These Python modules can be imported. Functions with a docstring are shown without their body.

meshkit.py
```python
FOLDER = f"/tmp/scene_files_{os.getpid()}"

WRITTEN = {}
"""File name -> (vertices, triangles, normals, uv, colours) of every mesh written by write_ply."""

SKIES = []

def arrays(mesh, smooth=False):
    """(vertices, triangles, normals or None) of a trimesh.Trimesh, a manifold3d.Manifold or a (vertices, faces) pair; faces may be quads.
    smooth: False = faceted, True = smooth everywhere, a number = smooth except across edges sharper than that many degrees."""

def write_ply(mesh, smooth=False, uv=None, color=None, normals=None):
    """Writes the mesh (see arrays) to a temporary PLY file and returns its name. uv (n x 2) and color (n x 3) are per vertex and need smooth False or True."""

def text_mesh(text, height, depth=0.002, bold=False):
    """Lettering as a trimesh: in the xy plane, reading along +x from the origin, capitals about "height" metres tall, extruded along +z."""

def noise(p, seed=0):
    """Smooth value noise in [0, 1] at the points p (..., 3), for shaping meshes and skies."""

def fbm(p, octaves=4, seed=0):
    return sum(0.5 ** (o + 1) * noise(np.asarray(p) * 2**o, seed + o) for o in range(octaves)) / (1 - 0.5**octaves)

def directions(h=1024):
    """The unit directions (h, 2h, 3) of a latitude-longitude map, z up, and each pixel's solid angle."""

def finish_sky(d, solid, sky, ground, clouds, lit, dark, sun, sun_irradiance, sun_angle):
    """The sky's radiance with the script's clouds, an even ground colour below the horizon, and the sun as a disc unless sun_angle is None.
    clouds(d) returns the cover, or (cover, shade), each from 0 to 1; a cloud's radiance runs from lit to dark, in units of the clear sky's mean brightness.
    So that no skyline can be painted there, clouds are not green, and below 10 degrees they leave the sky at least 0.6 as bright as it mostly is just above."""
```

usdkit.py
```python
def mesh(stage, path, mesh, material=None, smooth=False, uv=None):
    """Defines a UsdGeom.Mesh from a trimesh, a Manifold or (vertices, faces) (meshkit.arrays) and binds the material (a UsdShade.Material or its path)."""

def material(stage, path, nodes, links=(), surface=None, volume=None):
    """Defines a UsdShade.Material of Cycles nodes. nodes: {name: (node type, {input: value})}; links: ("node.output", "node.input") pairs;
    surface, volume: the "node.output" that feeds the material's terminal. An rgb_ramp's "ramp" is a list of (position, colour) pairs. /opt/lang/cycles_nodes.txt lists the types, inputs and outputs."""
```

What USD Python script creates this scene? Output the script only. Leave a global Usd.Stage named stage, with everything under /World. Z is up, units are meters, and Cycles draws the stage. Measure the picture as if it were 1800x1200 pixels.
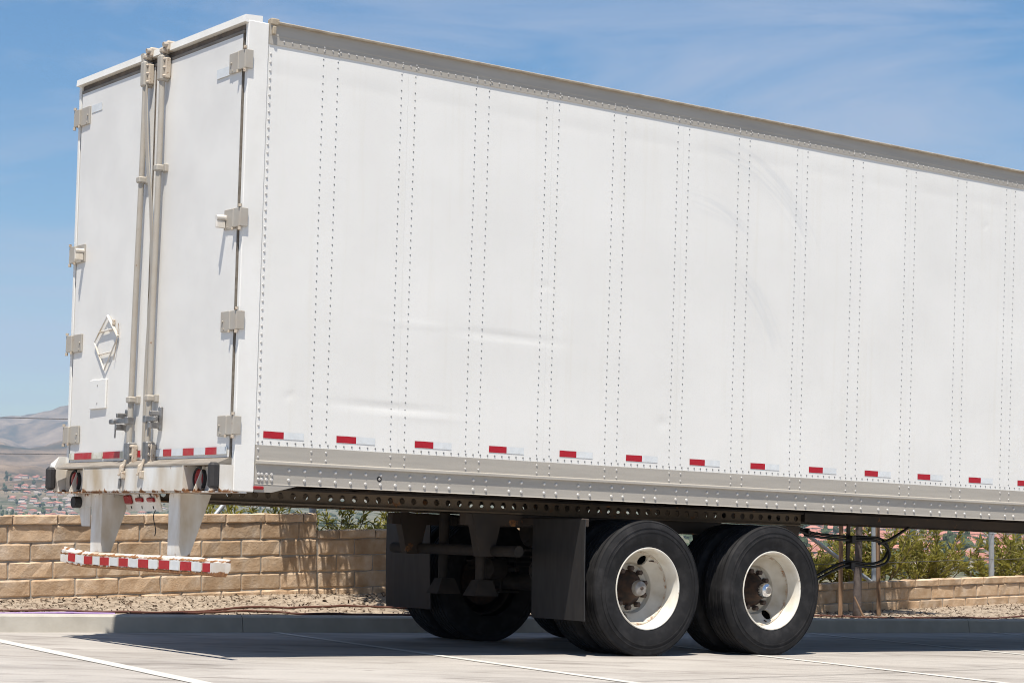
import math, random
import numpy as np, trimesh, usdkit, meshkit
import manifold3d as m3
from shapely.geometry import Polygon, Point, box as sbox
from pxr import Usd, UsdGeom, UsdLux, UsdShade, Gf, Sdf, Vt

stage = Usd.Stage.CreateInMemory()
UsdGeom.SetStageUpAxis(stage, UsdGeom.Tokens.z)
UsdGeom.SetStageMetersPerUnit(stage, 1.0)
UsdGeom.Xform.Define(stage, '/World')
UsdGeom.Scope.Define(stage, '/World/Looks')
random.seed(7)
rng = np.random.default_rng(7)

# ------------------------------------------------------------------ camera, sky, sun
CAMZ = 1.0621
cam = UsdGeom.Camera.Define(stage, '/World/camera')
cam.AddTranslateOp().Set(Gf.Vec3d(0, 0, CAMZ))
cam.AddRotateXOp().Set(90.0)
cam.CreateHorizontalApertureAttr(36.0)
cam.CreateVerticalApertureAttr(36.0 * 682 / 1024)
cam.CreateFocalLengthAttr(71.97)
cam.CreateVerticalApertureOffsetAttr(5.36)
cam.CreateClippingRangeAttr(Gf.Vec2f(0.1, 60000))
cam.CreateExposureAttr(0.55)

# the parking lot (and the trailer on it) falls gently to the right: its own frame.  x along the trailer, y towards the wall
R = np.array([[0.80684556, -0.58997565, 0.03047913], [0.5894593, 0.80741853, 0.02475971], [-0.03921704, -0.00201106, 0.99922869]])
T0 = np.array([-1.81964254, 13.08331262, 0.0])
def L(p):
    return np.asarray(p, float) @ R.T + T0

sun_lot = np.array([-0.27, -0.275, 1.0])
sd = R @ (sun_lot / np.linalg.norm(sun_lot)); sd /= np.linalg.norm(sd)
SUN_EL, SUN_ROT = math.asin(sd[2]), math.atan2(sd[0], sd[1])
sun = UsdLux.DistantLight.Define(stage, '/World/sun')
sun.CreateIntensityAttr(1.25)
sun.CreateAngleAttr(0.5)
sun.CreateNormalizeAttr(True)
sun.CreateColorAttr(Gf.Vec3f(1.0, 0.945, 0.86))
zx = np.cross([0, 1, 0], sd); zx /= np.linalg.norm(zx); zy = np.cross(sd, zx)
sun.AddTransformOp().Set(Gf.Matrix4d(*zx, 0, *zy, 0, *sd, 0, 0, 0, 60, 1))

dome = UsdLux.DomeLight.Define(stage, '/World/sky')
usdkit.material(stage, '/World/Looks/sky_look', {
    "sky": ("sky_texture", {"sky_type": "single_scattering", "sun_disc": False, "sun_elevation": SUN_EL, "sun_rotation": SUN_ROT,
                             "air_density": 1.0, "aerosol_density": 0.35, "ozone_density": 2.5, "altitude": 300.0}),
    "tc": ("texture_coordinate", {}),
    "map": ("mapping", {"rotation": (0, 0, -0.35), "scale": (1.3, 1.0, 7.5)}),
    "n": ("noise_texture", {"scale": 2.6, "detail": 8.0, "roughness": 0.60, "distortion": 0.7}),
    "r": ("rgb_ramp", {"ramp": [(0.0, (0.06, 0.06, 0.06)), (0.40, (0.08, 0.08, 0.08)), (0.62, (0.68, 0.68, 0.68)), (1.0, (0.9, 0.9, 0.9))]}),
    "hs": ("hsv", {"saturation": 1.52, "value": 1.06}),
    "mx": ("mix", {"color2": (4.5, 5.1, 6.6)}),
    "bg": ("background_shader", {"strength": 0.070})},
    [("tc.generated", "map.vector"), ("map.vector", "n.vector"), ("n.fac", "r.fac"), ("r.color", "mx.fac"), ("sky.color", "hs.color"),
     ("hs.color", "mx.color1"), ("mx.color", "bg.color")], surface="bg.background")
UsdShade.MaterialBindingAPI.Apply(dome.GetPrim()).Bind(UsdShade.Material.Get(stage, '/World/Looks/sky_look'))
dome.GetPrim().SetCustomDataByKey('kind', 'structure')

# ------------------------------------------------------------------ helpers
used = {}
def path_for(parent, name):
    base = f'{parent}/{name}'
    k = used.get(base, 0); used[base] = k + 1
    return base if k == 0 else f'{base}_{k:03d}'
def tag(prim, label=None, cat=None, group=None, kind=None):
    for k, v in (('label', label), ('category', cat), ('group', group), ('kind', kind)):
        if v: prim.SetCustomDataByKey(k, v)
    return prim
def obj(name, mesh, mat, parent='/World', smooth=False, label=None, cat=None, group=None, kind=None):
    p = path_for(parent, name)
    m = usdkit.mesh(stage, p, mesh, mat, smooth=smooth)
    tag(m.GetPrim(), label, cat, group, kind)
    return p
def thing(name, label=None, cat=None, group=None, parent='/World', matrix=None, loc=None, rz=None, scale=None, kind=None):
    p = path_for(parent, name)
    x = UsdGeom.Xform.Define(stage, p)
    if matrix is not None: x.AddTransformOp().Set(matrix)
    if loc is not None: x.AddTranslateOp().Set(Gf.Vec3d(*map(float, loc)))
    if rz is not None: x.AddRotateZOp().Set(float(rz))
    if scale is not None: x.AddScaleOp().Set(Gf.Vec3f(*map(float, scale)))
    tag(x.GetPrim(), label, cat, group, kind)
    return p
def cat(ms): return trimesh.util.concatenate(list(ms))
def bx(x0, x1, y0, y1, z0, z1, c=0.0):
    if c <= 0:
        b = trimesh.creation.box((x1 - x0, y1 - y0, z1 - z0)); b.apply_translation(((x0 + x1) / 2, (y0 + y1) / 2, (z0 + z1) / 2)); return b
    P = []
    for X, sx in ((x0, 1), (x1, -1)):
        for Y, sy in ((y0, 1), (y1, -1)):
            for Z, sz in ((z0, 1), (z1, -1)):
                P += [(X + sx * c, Y + sy * c, Z), (X + sx * c, Y, Z + sz * c), (X, Y + sy * c, Z + sz * c)]
    return trimesh.Trimesh(np.array(P)).convex_hull
def hull(P): return trimesh.Trimesh(np.array(P, float)).convex_hull
def tube(pts, r, n=10, caps=True):
    pts = np.array(pts, float); k = len(pts)
    rs = np.full(k, r) if np.ndim(r) == 0 else np.asarray(r, float)
    tan = np.gradient(pts, axis=0); tan /= np.maximum(np.linalg.norm(tan, axis=1, keepdims=True), 1e-9)
    up = np.array([0, 0, 1.0]) if abs(tan[0][2]) < 0.9 else np.array([1.0, 0, 0])
    a = np.cross(tan[0], up); a /= np.linalg.norm(a); V = []
    for i in range(k):
        a = a - tan[i] * (a @ tan[i]); a /= np.linalg.norm(a); b = np.cross(tan[i], a)
        th = np.arange(n) * 2 * math.pi / n
        V.append(pts[i] + rs[i] * (np.cos(th)[:, None] * a + np.sin(th)[:, None] * b))
    V = np.vstack(V); F = []
    for i in range(k - 1):
        for j in range(n):
            p, q = i * n + j, i * n + (j + 1) % n
            F += [(p, q, q + n), (p, q + n, p + n)]
    if caps:
        c0, c1 = len(V), len(V) + 1
        V = np.vstack([V, pts[0], pts[-1]])
        for j in range(n):
            F += [(c0, (j + 1) % n, j), (c1, (k - 1) * n + j, (k - 1) * n + (j + 1) % n)]
    m = trimesh.Trimesh(V, np.array(F), process=False); m.fix_normals() if False else None
    return trimesh.Trimesh(V, np.array(F)[:, ::-1], process=False)
def spline(pts, n=8):
    from scipy.interpolate import CubicSpline
    pts = np.array(pts, float); d = np.r_[0, np.cumsum(np.linalg.norm(np.diff(pts, axis=0), axis=1))]
    return CubicSpline(d, pts)(np.linspace(0, d[-1], n * (len(pts) - 1) + 1))
def prism(poly, axis, a, b):
    """poly: 2-D points; extruded along axis from a to b. axis x: (y,z), axis y: (x,z), axis z: (x,y)."""
    m = trimesh.creation.extrude_polygon(Polygon(poly) if not isinstance(poly, Polygon) else poly, b - a, engine='earcut')
    v = m.vertices.copy()
    if axis == 'x': v = np.c_[v[:, 2] + a, v[:, 0], v[:, 1]]
    elif axis == 'y': v = np.c_[v[:, 0], v[:, 2] + a, v[:, 1]]
    else: v = v + [0, 0, a]
    m = trimesh.Trimesh(v, m.faces, process=False)
    if m.volume < 0: m.invert()
    return m
def grid(us, vs, fn, flip=False):
    U, V = np.meshgrid(us, vs, indexing='ij')
    P = fn(U, V).reshape(-1, 3); a, b = len(us), len(vs); i = np.arange(a * b).reshape(a, b)
    q = np.stack([i[:-1, :-1], i[1:, :-1], i[1:, 1:], i[:-1, 1:]], -1).reshape(-1, 4)
    if flip: q = q[:, ::-1]
    return trimesh.Trimesh(P, np.vstack([q[:, [0, 1, 2]], q[:, [0, 2, 3]]]), process=False)
def domes(pts, normal, r, h, n=7):
    """little rivet heads at the points, standing out along the normal"""
    nrm = np.array(normal, float); nrm /= np.linalg.norm(nrm)
    a = np.cross(nrm, [0, 0, 1.0]) if abs(nrm[2]) < .9 else np.array([1.0, 0, 0]); a /= np.linalg.norm(a); b = np.cross(nrm, a)
    th = np.arange(n) * 2 * math.pi / n; ring = np.cos(th)[:, None] * a + np.sin(th)[:, None] * b
    V = np.vstack([ring * r, ring * r * .72 + nrm * h * .7, [nrm * h]]); F = []
    for j in range(n):
        k = (j + 1) % n
        F += [(j, k, n + k), (j, n + k, n + j), (n + j, n + k, 2 * n)]
    F = np.array(F)
    tri = V[F[0]]
    if np.cross(tri[1] - tri[0], tri[2] - tri[0]) @ (tri.mean(0)) < 0: F = F[:, ::-1]
    pts = np.asarray(pts, float)
    VV = (pts[:, None] + V[None]).reshape(-1, 3)
    FF = (F[None] + (np.arange(len(pts)) * len(V))[:, None, None]).reshape(-1, 3)
    return trimesh.Trimesh(VV, FF, process=False)
def warp(m, T):
    m = m.copy(); m.vertices = T(m.vertices); return m

# ------------------------------------------------------------------ materials
def mat(name, c1, c2=None, scale=4.0, rough=0.5, bump=0.0, bscale=40.0, bdist=0.01, metallic=0.0, stretch=None, coords='object', lo=.35, hi=.65, spec=0.5, rand=0.0, detail=5.0):
    c2 = c2 or c1
    nd = {"tc": ("texture_coordinate", {}), "geo": ("geometry", {}), "map": ("mapping", {"scale": stretch or (1, 1, 1)}),
          "n": ("noise_texture", {"scale": scale, "detail": detail, "roughness": 0.6}),
          "r": ("rgb_ramp", {"ramp": [(lo, c1), (hi, c2)]}),
          "p": ("principled_bsdf", {"roughness": rough, "metallic": metallic, "specular_ior_level": spec})}
    lk = [("tc.object" if coords == 'object' else "geo.position", "map.vector"), ("map.vector", "n.vector"), ("n.fac", "r.fac")]
    if rand > 0:
        nd["oi"] = ("object_info", {}); nd["mr"] = ("map_range", {"from_min": 0.0, "from_max": 1.0, "to_min": 1 - rand, "to_max": 1 + rand})
        nd["hs"] = ("hsv", {}); lk += [("oi.random", "mr.value"), ("mr.result", "hs.value"), ("r.color", "hs.color"), ("hs.color", "p.base_color")]
    else:
        lk += [("r.color", "p.base_color")]
    if bump > 0:
        nd["bn"] = ("noise_texture", {"scale": bscale, "detail": 6.0, "roughness": 0.65}); nd["b"] = ("bump", {"strength": bump, "distance": bdist})
        lk += [("map.vector", "bn.vector"), ("bn.fac", "b.height"), ("b.normal", "p.normal")]
    return usdkit.material(stage, f'/World/Looks/{name}', nd, lk, surface="p.BSDF")

RUST = [(0.0, (0.11, 0.042, 0.016)), (0.45, (0.19, 0.078, 0.027)), (0.75, (0.36, 0.18, 0.065)), (1.0, (0.46, 0.27, 0.11))]
def rusty(name, paint, axis='z', edges=(), amount=0.0, scale=14.0, rough=0.5, stretch=(1, 1, 1), coords='object', soft=0.06, dirt=(0.55, 0.47, 0.36), grime=0.65):
    """worn paint: rust breaks through where the noise is high, mostly near the given heights (edges: (height, reach, strength))."""
    nd = {"tc": ("texture_coordinate", {}), "geo": ("geometry", {}), "map": ("mapping", {"scale": stretch}),
          "n": ("noise_texture", {"scale": scale, "detail": 8.0, "roughness": 0.68}), "n2": ("noise_texture", {"scale": scale * 5, "detail": 4.0}),
          "rust": ("rgb_ramp", {"ramp": RUST}), "sep": ("separate_xyz", {}),
          "dn": ("noise_texture", {"scale": scale * .35, "detail": 5.0}), "dr": ("rgb_ramp", {"ramp": [(0.38, (0, 0, 0)), (0.72, (grime, grime, grime))]}),
          "dirt": ("mix", {"color1": paint, "color2": dirt}),
          "mr": ("map_range", {"from_min": 0.60 - amount, "from_max": 0.60 - amount + soft, "to_min": 0.0, "to_max": 1.0, "clamp": True}),
          "mx": ("mix", {}), "rr": ("map_range", {"to_min": rough, "to_max": 0.9}), "p": ("principled_bsdf", {}), "b": ("bump", {"strength": 0.3, "distance": 0.004})}
    lk = [("tc.object" if coords == 'object' else "geo.position", "map.vector"), ("map.vector", "n.vector"), ("map.vector", "n2.vector"), ("map.vector", "dn.vector"),
          ("dn.fac", "dr.fac"), ("dr.color", "dirt.fac"), ("n2.fac", "rust.fac"), ("tc.object" if coords == 'object' else "geo.position", "sep.vector")]
    last = "n.fac"
    for i, (h, reach, st) in enumerate(edges):
        nd[f"s{i}"] = ("math", {"math_type": "subtract", "value2": h}); nd[f"a{i}"] = ("math", {"math_type": "absolute"})
        nd[f"e{i}"] = ("map_range", {"from_min": 0.0, "from_max": reach, "to_min": st, "to_max": 0.0, "clamp": True}); nd[f"ad{i}"] = ("math", {"math_type": "add"})
        lk += [(f"sep.{axis}", f"s{i}.value1"), (f"s{i}.value", f"a{i}.value1"), (f"a{i}.value", f"e{i}.value"), (last, f"ad{i}.value1"), (f"e{i}.result", f"ad{i}.value2")]
        last = f"ad{i}.value"
    lk += [(last, "mr.value"), ("mr.result", "mx.fac"), ("dirt.color", "mx.color1"), ("rust.color", "mx.color2"), ("mx.color", "p.base_color"), ("mr.result", "rr.value"), ("rr.result", "p.roughness"),
           ("mr.result", "b.height"), ("b.normal", "p.normal")]
    return usdkit.material(stage, f'/World/Looks/{name}', nd, lk, surface="p.BSDF")

def side_paint():
    """white trailer sheet: faint grime, thin run-off streaks, and the grey brush scuffs in two arcs high on the side"""
    nd = {"tc": ("texture_coordinate", {}), "n": ("noise_texture", {"scale": 1.3, "detail": 5.0}), "r": ("rgb_ramp", {"ramp": [(0.35, (0.775, 0.76, 0.72)), (0.7, (0.725, 0.71, 0.67))]}),
          "st": ("mapping", {"scale": (16, 1, 0.7)}), "sn": ("noise_texture", {"scale": 1.0, "detail": 4.0}), "sr": ("rgb_ramp", {"ramp": [(0.55, (1, 1, 1)), (0.8, (0.965, 0.955, 0.93))]}),
          "mul": ("mix", {"mix_type": "multiply", "fac": 1.0}), "sep": ("separate_xyz", {}), "p": ("principled_bsdf", {"roughness": 0.38}),
          "m2": ("mix", {"color2": (0.60, 0.605, 0.60)}),
          "bn": ("noise_texture", {"scale": 2.2, "detail": 2.0}), "b": ("bump", {"strength": 0.12, "distance": 0.02})}
    lk = [("tc.object", "n.vector"), ("n.fac", "r.fac"), ("tc.object", "st.vector"), ("st.vector", "sn.vector"), ("sn.fac", "sr.fac"), ("r.color", "mul.color1"), ("sr.color", "mul.color2"),
          ("tc.object", "sep.vector"), ("mul.color", "m2.color1"), ("m2.color", "p.base_color"), ("tc.object", "bn.vector"), ("bn.fac", "b.height"), ("b.normal", "p.normal")]
    outs = []
    for i, (cx, cz, r0, w, a0, a1) in enumerate(((3.92, 2.55, 1.31, 0.16, 0.35, 1.55), (3.75, 2.35, 1.10, 0.12, 0.9, 1.6), (3.70, 2.05, 1.05, 0.13, 0.25, 1.0))):
        def mth(tag_, t, **kw): nd[f"{tag_}{i}"] = ("math", {"math_type": t, **kw})
        mth("dx", "subtract", value2=cx); mth("dz", "subtract", value2=cz); mth("xx", "multiply"); mth("zz", "multiply"); mth("q", "add"); mth("rt", "sqrt")
        mth("o", "subtract", value2=r0); mth("ab", "absolute"); nd[f"k{i}"] = ("map_range", {"from_min": w * .25, "from_max": w, "to_min": 1.0, "to_max": 0.0, "clamp": True})
        mth("an", "arctan2"); mth("ao", "subtract", value2=(a0 + a1) / 2); mth("aa", "absolute"); nd[f"ka{i}"] = ("map_range", {"from_min": (a1 - a0) * .2, "from_max": (a1 - a0) * .5, "to_min": 1.0, "to_max": 0.0, "clamp": True})
        nd[f"cr{i}"] = ("combine_xyz", {}); nd[f"cm{i}"] = ("mapping", {"scale": (22, 1.6, 1)}); nd[f"cn{i}"] = ("noise_texture", {"scale": 1.0, "detail": 3.0}); nd[f"cc{i}"] = ("map_range", {"from_min": 0.42, "from_max": 0.68, "clamp": True})
        mth("f", "multiply"); mth("g", "multiply"); mth("h", "multiply", value2=0.6)
        lk.extend([("sep.x", f"dx{i}.value1"), ("sep.z", f"dz{i}.value1"), (f"dx{i}.value", f"xx{i}.value1"), (f"dx{i}.value", f"xx{i}.value2"), (f"dz{i}.value", f"zz{i}.value1"), (f"dz{i}.value", f"zz{i}.value2"),
                   (f"xx{i}.value", f"q{i}.value1"), (f"zz{i}.value", f"q{i}.value2"), (f"q{i}.value", f"rt{i}.value1"), (f"rt{i}.value", f"o{i}.value1"), (f"o{i}.value", f"ab{i}.value1"), (f"ab{i}.value", f"k{i}.value"),
                   (f"dz{i}.value", f"an{i}.value1"), (f"dx{i}.value", f"an{i}.value2"), (f"an{i}.value", f"ao{i}.value1"), (f"ao{i}.value", f"aa{i}.value1"), (f"aa{i}.value", f"ka{i}.value"),
                   (f"rt{i}.value", f"cr{i}.x"), (f"an{i}.value", f"cr{i}.y"), (f"cr{i}.vector", f"cm{i}.vector"), (f"cm{i}.vector", f"cn{i}.vector"), (f"cn{i}.fac", f"cc{i}.value"),
                   (f"k{i}.result", f"f{i}.value1"), (f"ka{i}.result", f"f{i}.value2"), (f"f{i}.value", f"g{i}.value1"), (f"cc{i}.result", f"g{i}.value2"), (f"g{i}.value", f"h{i}.value1")])
        outs.append(f"h{i}.value")
    nd["s1"] = ("math", {"math_type": "maximum"}); nd["s2"] = ("math", {"math_type": "maximum"})
    lk.extend([(outs[0], "s1.value1"), (outs[1], "s1.value2"), ("s1.value", "s2.value1"), (outs[2], "s2.value2"), ("s2.value", "m2.fac")])
    return usdkit.material(stage, '/World/Looks/side_paint', nd, lk, surface="p.BSDF")

M = {}
M['side'] = side_paint()
M['door'] = mat('door_paint', (0.78, 0.76, 0.715), (0.71, 0.69, 0.65), scale=1.6, rough=0.4, bump=0.1, bscale=2.0, bdist=0.02)
M['post'] = rusty('post_paint', (0.79, 0.775, 0.735), edges=((1.09, 0.06, 0.15), (1.25, 0.08, 0.11), (4.13, 0.03, 0.10)), amount=-0.11, scale=11.0, stretch=(1, 1, 0.8), dirt=(0.68, 0.66, 0.61))
M['header'] = rusty('header_paint', (0.79, 0.775, 0.735), edges=((4.15, 0.02, 0.06),), amount=-0.12, scale=12.0, dirt=(0.68, 0.66, 0.6))
M['sill'] = rusty('sill_paint', (0.74, 0.73, 0.69), edges=((1.078, 0.036, 0.24), (1.25, 0.03, 0.10)), amount=-0.07, scale=11.0, stretch=(1, 1.0, 0.4), dirt=(0.44, 0.345, 0.225), grime=0.95)
M['bumper'] = rusty('bumper_paint', (0.76, 0.74, 0.70), edges=((0.532, 0.042, 0.46), (0.630, 0.014, 0.24), (0.668, 0.030, 0.16)), amount=-0.02, scale=11.0, dirt=(0.45, 0.34, 0.22), grime=0.95)
M['leg'] = rusty('leg_paint', (0.76, 0.75, 0.72), edges=((1.075, 0.06, 0.17), (0.655, 0.04, 0.18)), amount=-0.085, scale=18.0, stretch=(1, 1, .4), dirt=(0.50, 0.41, 0.29), grime=0.95)
M['disc'] = rusty('disc_paint', (0.56, 0.52, 0.44), axis='y', edges=((.122, .030, .22), (.24, .03, .06)), amount=-0.07, scale=17.0, soft=.16, grime=.9, dirt=(0.36, 0.30, 0.21))
M['rim'] = rusty('rim_paint', (0.74, 0.71, 0.63), axis='y', edges=((.0, .007, .17), (.138, .030, .20)), amount=-0.075, scale=20.0, soft=.16, dirt=(0.50, 0.42, 0.30))
M['alu'] = mat('aluminium_rail', (0.43, 0.395, 0.34), (0.37, 0.34, 0.295), scale=3.0, stretch=(0.4, 1, 6), rough=0.48, metallic=0.08)
M['alu_edge'] = mat('rail_edge', (0.42, 0.36, 0.27), (0.30, 0.24, 0.17), scale=9.0, rough=0.6)
M['roof'] = mat('roof_sheet', (0.5, 0.5, 0.5), (0.42, 0.42, 0.42), rough=0.45, metallic=0.5)
M['rivet'] = mat('rivet_metal', (0.23, 0.23, 0.225), rough=0.45, metallic=0.3)
M['bolt'] = mat('bolt_head', (0.62, 0.60, 0.57), (0.5, 0.47, 0.43), scale=20, rough=0.4, metallic=0.2)
M['tan'] = rusty('tan_hardware', (0.40, 0.37, 0.32), edges=(), amount=-0.06, scale=24.0, dirt=(0.36, 0.31, 0.25))
M['pin'] = rusty('rusty_pin', (0.46, 0.39, 0.31), edges=(), amount=0.05, scale=46.0, soft=.12)
M['steel'] = mat('worn_steel', (0.30, 0.295, 0.29), (0.18, 0.17, 0.16), scale=18, rough=0.4, metallic=0.6)
M['seal'] = mat('rubber_seal', (0.16, 0.125, 0.095), (0.09, 0.072, 0.06), scale=9, rough=0.8)
M['trim'] = mat('dusty_trim', (0.27, 0.24, 0.20), (0.18, 0.155, 0.125), scale=7, rough=0.7, stretch=(1, .5, 4))
M['red'] = mat('red_reflector', (0.42, 0.004, 0.016), (0.36, 0.004, 0.014), scale=30, rough=0.35)
M['wornred'] = mat('worn_red_reflector', (0.45, 0.012, 0.02), (0.42, 0.09, 0.07), scale=24, rough=0.4, lo=.45, hi=.75)
M['whitetape'] = mat('white_reflector', (0.70, 0.72, 0.72), (0.62, 0.64, 0.64), scale=12, rough=0.3)
M['wornwhite'] = mat('worn_white_reflector', (0.72, 0.70, 0.62), (0.50, 0.47, 0.36), scale=15, rough=0.5)
M['lens'] = mat('red_lens', (0.26, 0.008, 0.012), rough=0.18)
M['black'] = mat('black_rubber', (0.022, 0.020, 0.020), (0.032, 0.029, 0.028), scale=8, rough=0.7, bump=0.2, bscale=18)
M['flap'] = mat('mud_flap_rubber', (0.015, 0.0135, 0.0135), (0.025, 0.023, 0.022), scale=4, rough=0.62, stretch=(1, 6, 1))
M['tyre'] = mat('tyre_rubber', (0.012, 0.0115, 0.012), (0.036, 0.034, 0.034), scale=9, rough=0.72, spec=0.25, bump=0.15, bscale=60, bdist=0.004, lo=.46, hi=.8)
M['slider'] = rusty('slider_steel', (0.115, 0.088, 0.060), edges=(), amount=0.0, scale=6.0, rough=0.7, dirt=(0.17, 0.12, 0.075))
M['frame'] = rusty('frame_steel', (0.024, 0.019, 0.016), edges=(), amount=-0.02, scale=7.0, rough=0.7, dirt=(0.075, 0.050, 0.032))
M['axle'] = mat('dusty_axle', (0.040, 0.028, 0.020), (0.016, 0.013, 0.010), scale=8, rough=0.8)
M['hub'] = mat('greasy_hub', (0.012, 0.008, 0.006), (0.055, 0.026, 0.013), scale=20, rough=0.7)
M['nut'] = mat('rusty_nut', (0.085, 0.055, 0.04), (0.05, 0.035, 0.028), scale=40, rough=0.75)
M['cap'] = mat('hub_cap_grey', (0.38, 0.36, 0.33), (0.22, 0.19, 0.16), scale=16, rough=0.5, metallic=0.4)
M['chrome'] = mat('chrome_cap', (0.75, 0.75, 0.76), rough=0.15, metallic=1.0)
M['hose'] = mat('black_hose', (0.018, 0.016, 0.015), rough=0.5)
M['galv'] = mat('galvanised_steel', (0.42, 0.45, 0.48), (0.36, 0.385, 0.41), scale=14, rough=0.5, metallic=0.4)
M['wire'] = mat('fence_wire', (0.12, 0.12, 0.125), rough=0.5, metallic=0.5)
M['line'] = mat('white_road_paint', (0.58, 0.555, 0.50), (0.46, 0.44, 0.40), scale=9, rough=0.7, coords='pos', lo=.45, hi=.8)
M['line_edge'] = mat('old_black_paint', (0.26, 0.24, 0.22), (0.34, 0.315, 0.29), scale=10, rough=0.8, coords='pos')
M['kerb'] = mat('kerb_concrete', (0.47, 0.44, 0.385), (0.40, 0.37, 0.32), scale=5, rough=0.85, bump=0.3, bscale=60, bdist=0.004, coords='pos')
M['joint'] = mat('dark_joint', (0.12, 0.11, 0.10), rough=0.9)
M['mulch'] = mat('wood_mulch', (0.42, 0.33, 0.235), (0.20, 0.14, 0.09), scale=60, rough=0.95, coords='pos', lo=.3, hi=.7)
M['brown_pipe'] = mat('brown_drip_tube', (0.105, 0.040, 0.026), rough=0.55)
M['purple_pipe'] = mat('purple_irrigation_pipe', (0.30, 0.19, 0.40), (0.34, 0.24, 0.42), scale=20, rough=0.5)
M['stake'] = mat('weathered_stake', (0.30, 0.19, 0.115), (0.19, 0.12, 0.075), scale=10, rough=0.85, stretch=(4, 4, .5))
M['trunk'] = mat('dark_bark', (0.085, 0.07, 0.068), (0.15, 0.125, 0.115), scale=14, rough=0.9, bump=0.4, bscale=30)
M['twig'] = mat('grey_twig', (0.18, 0.14, 0.09), rough=0.9)

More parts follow.
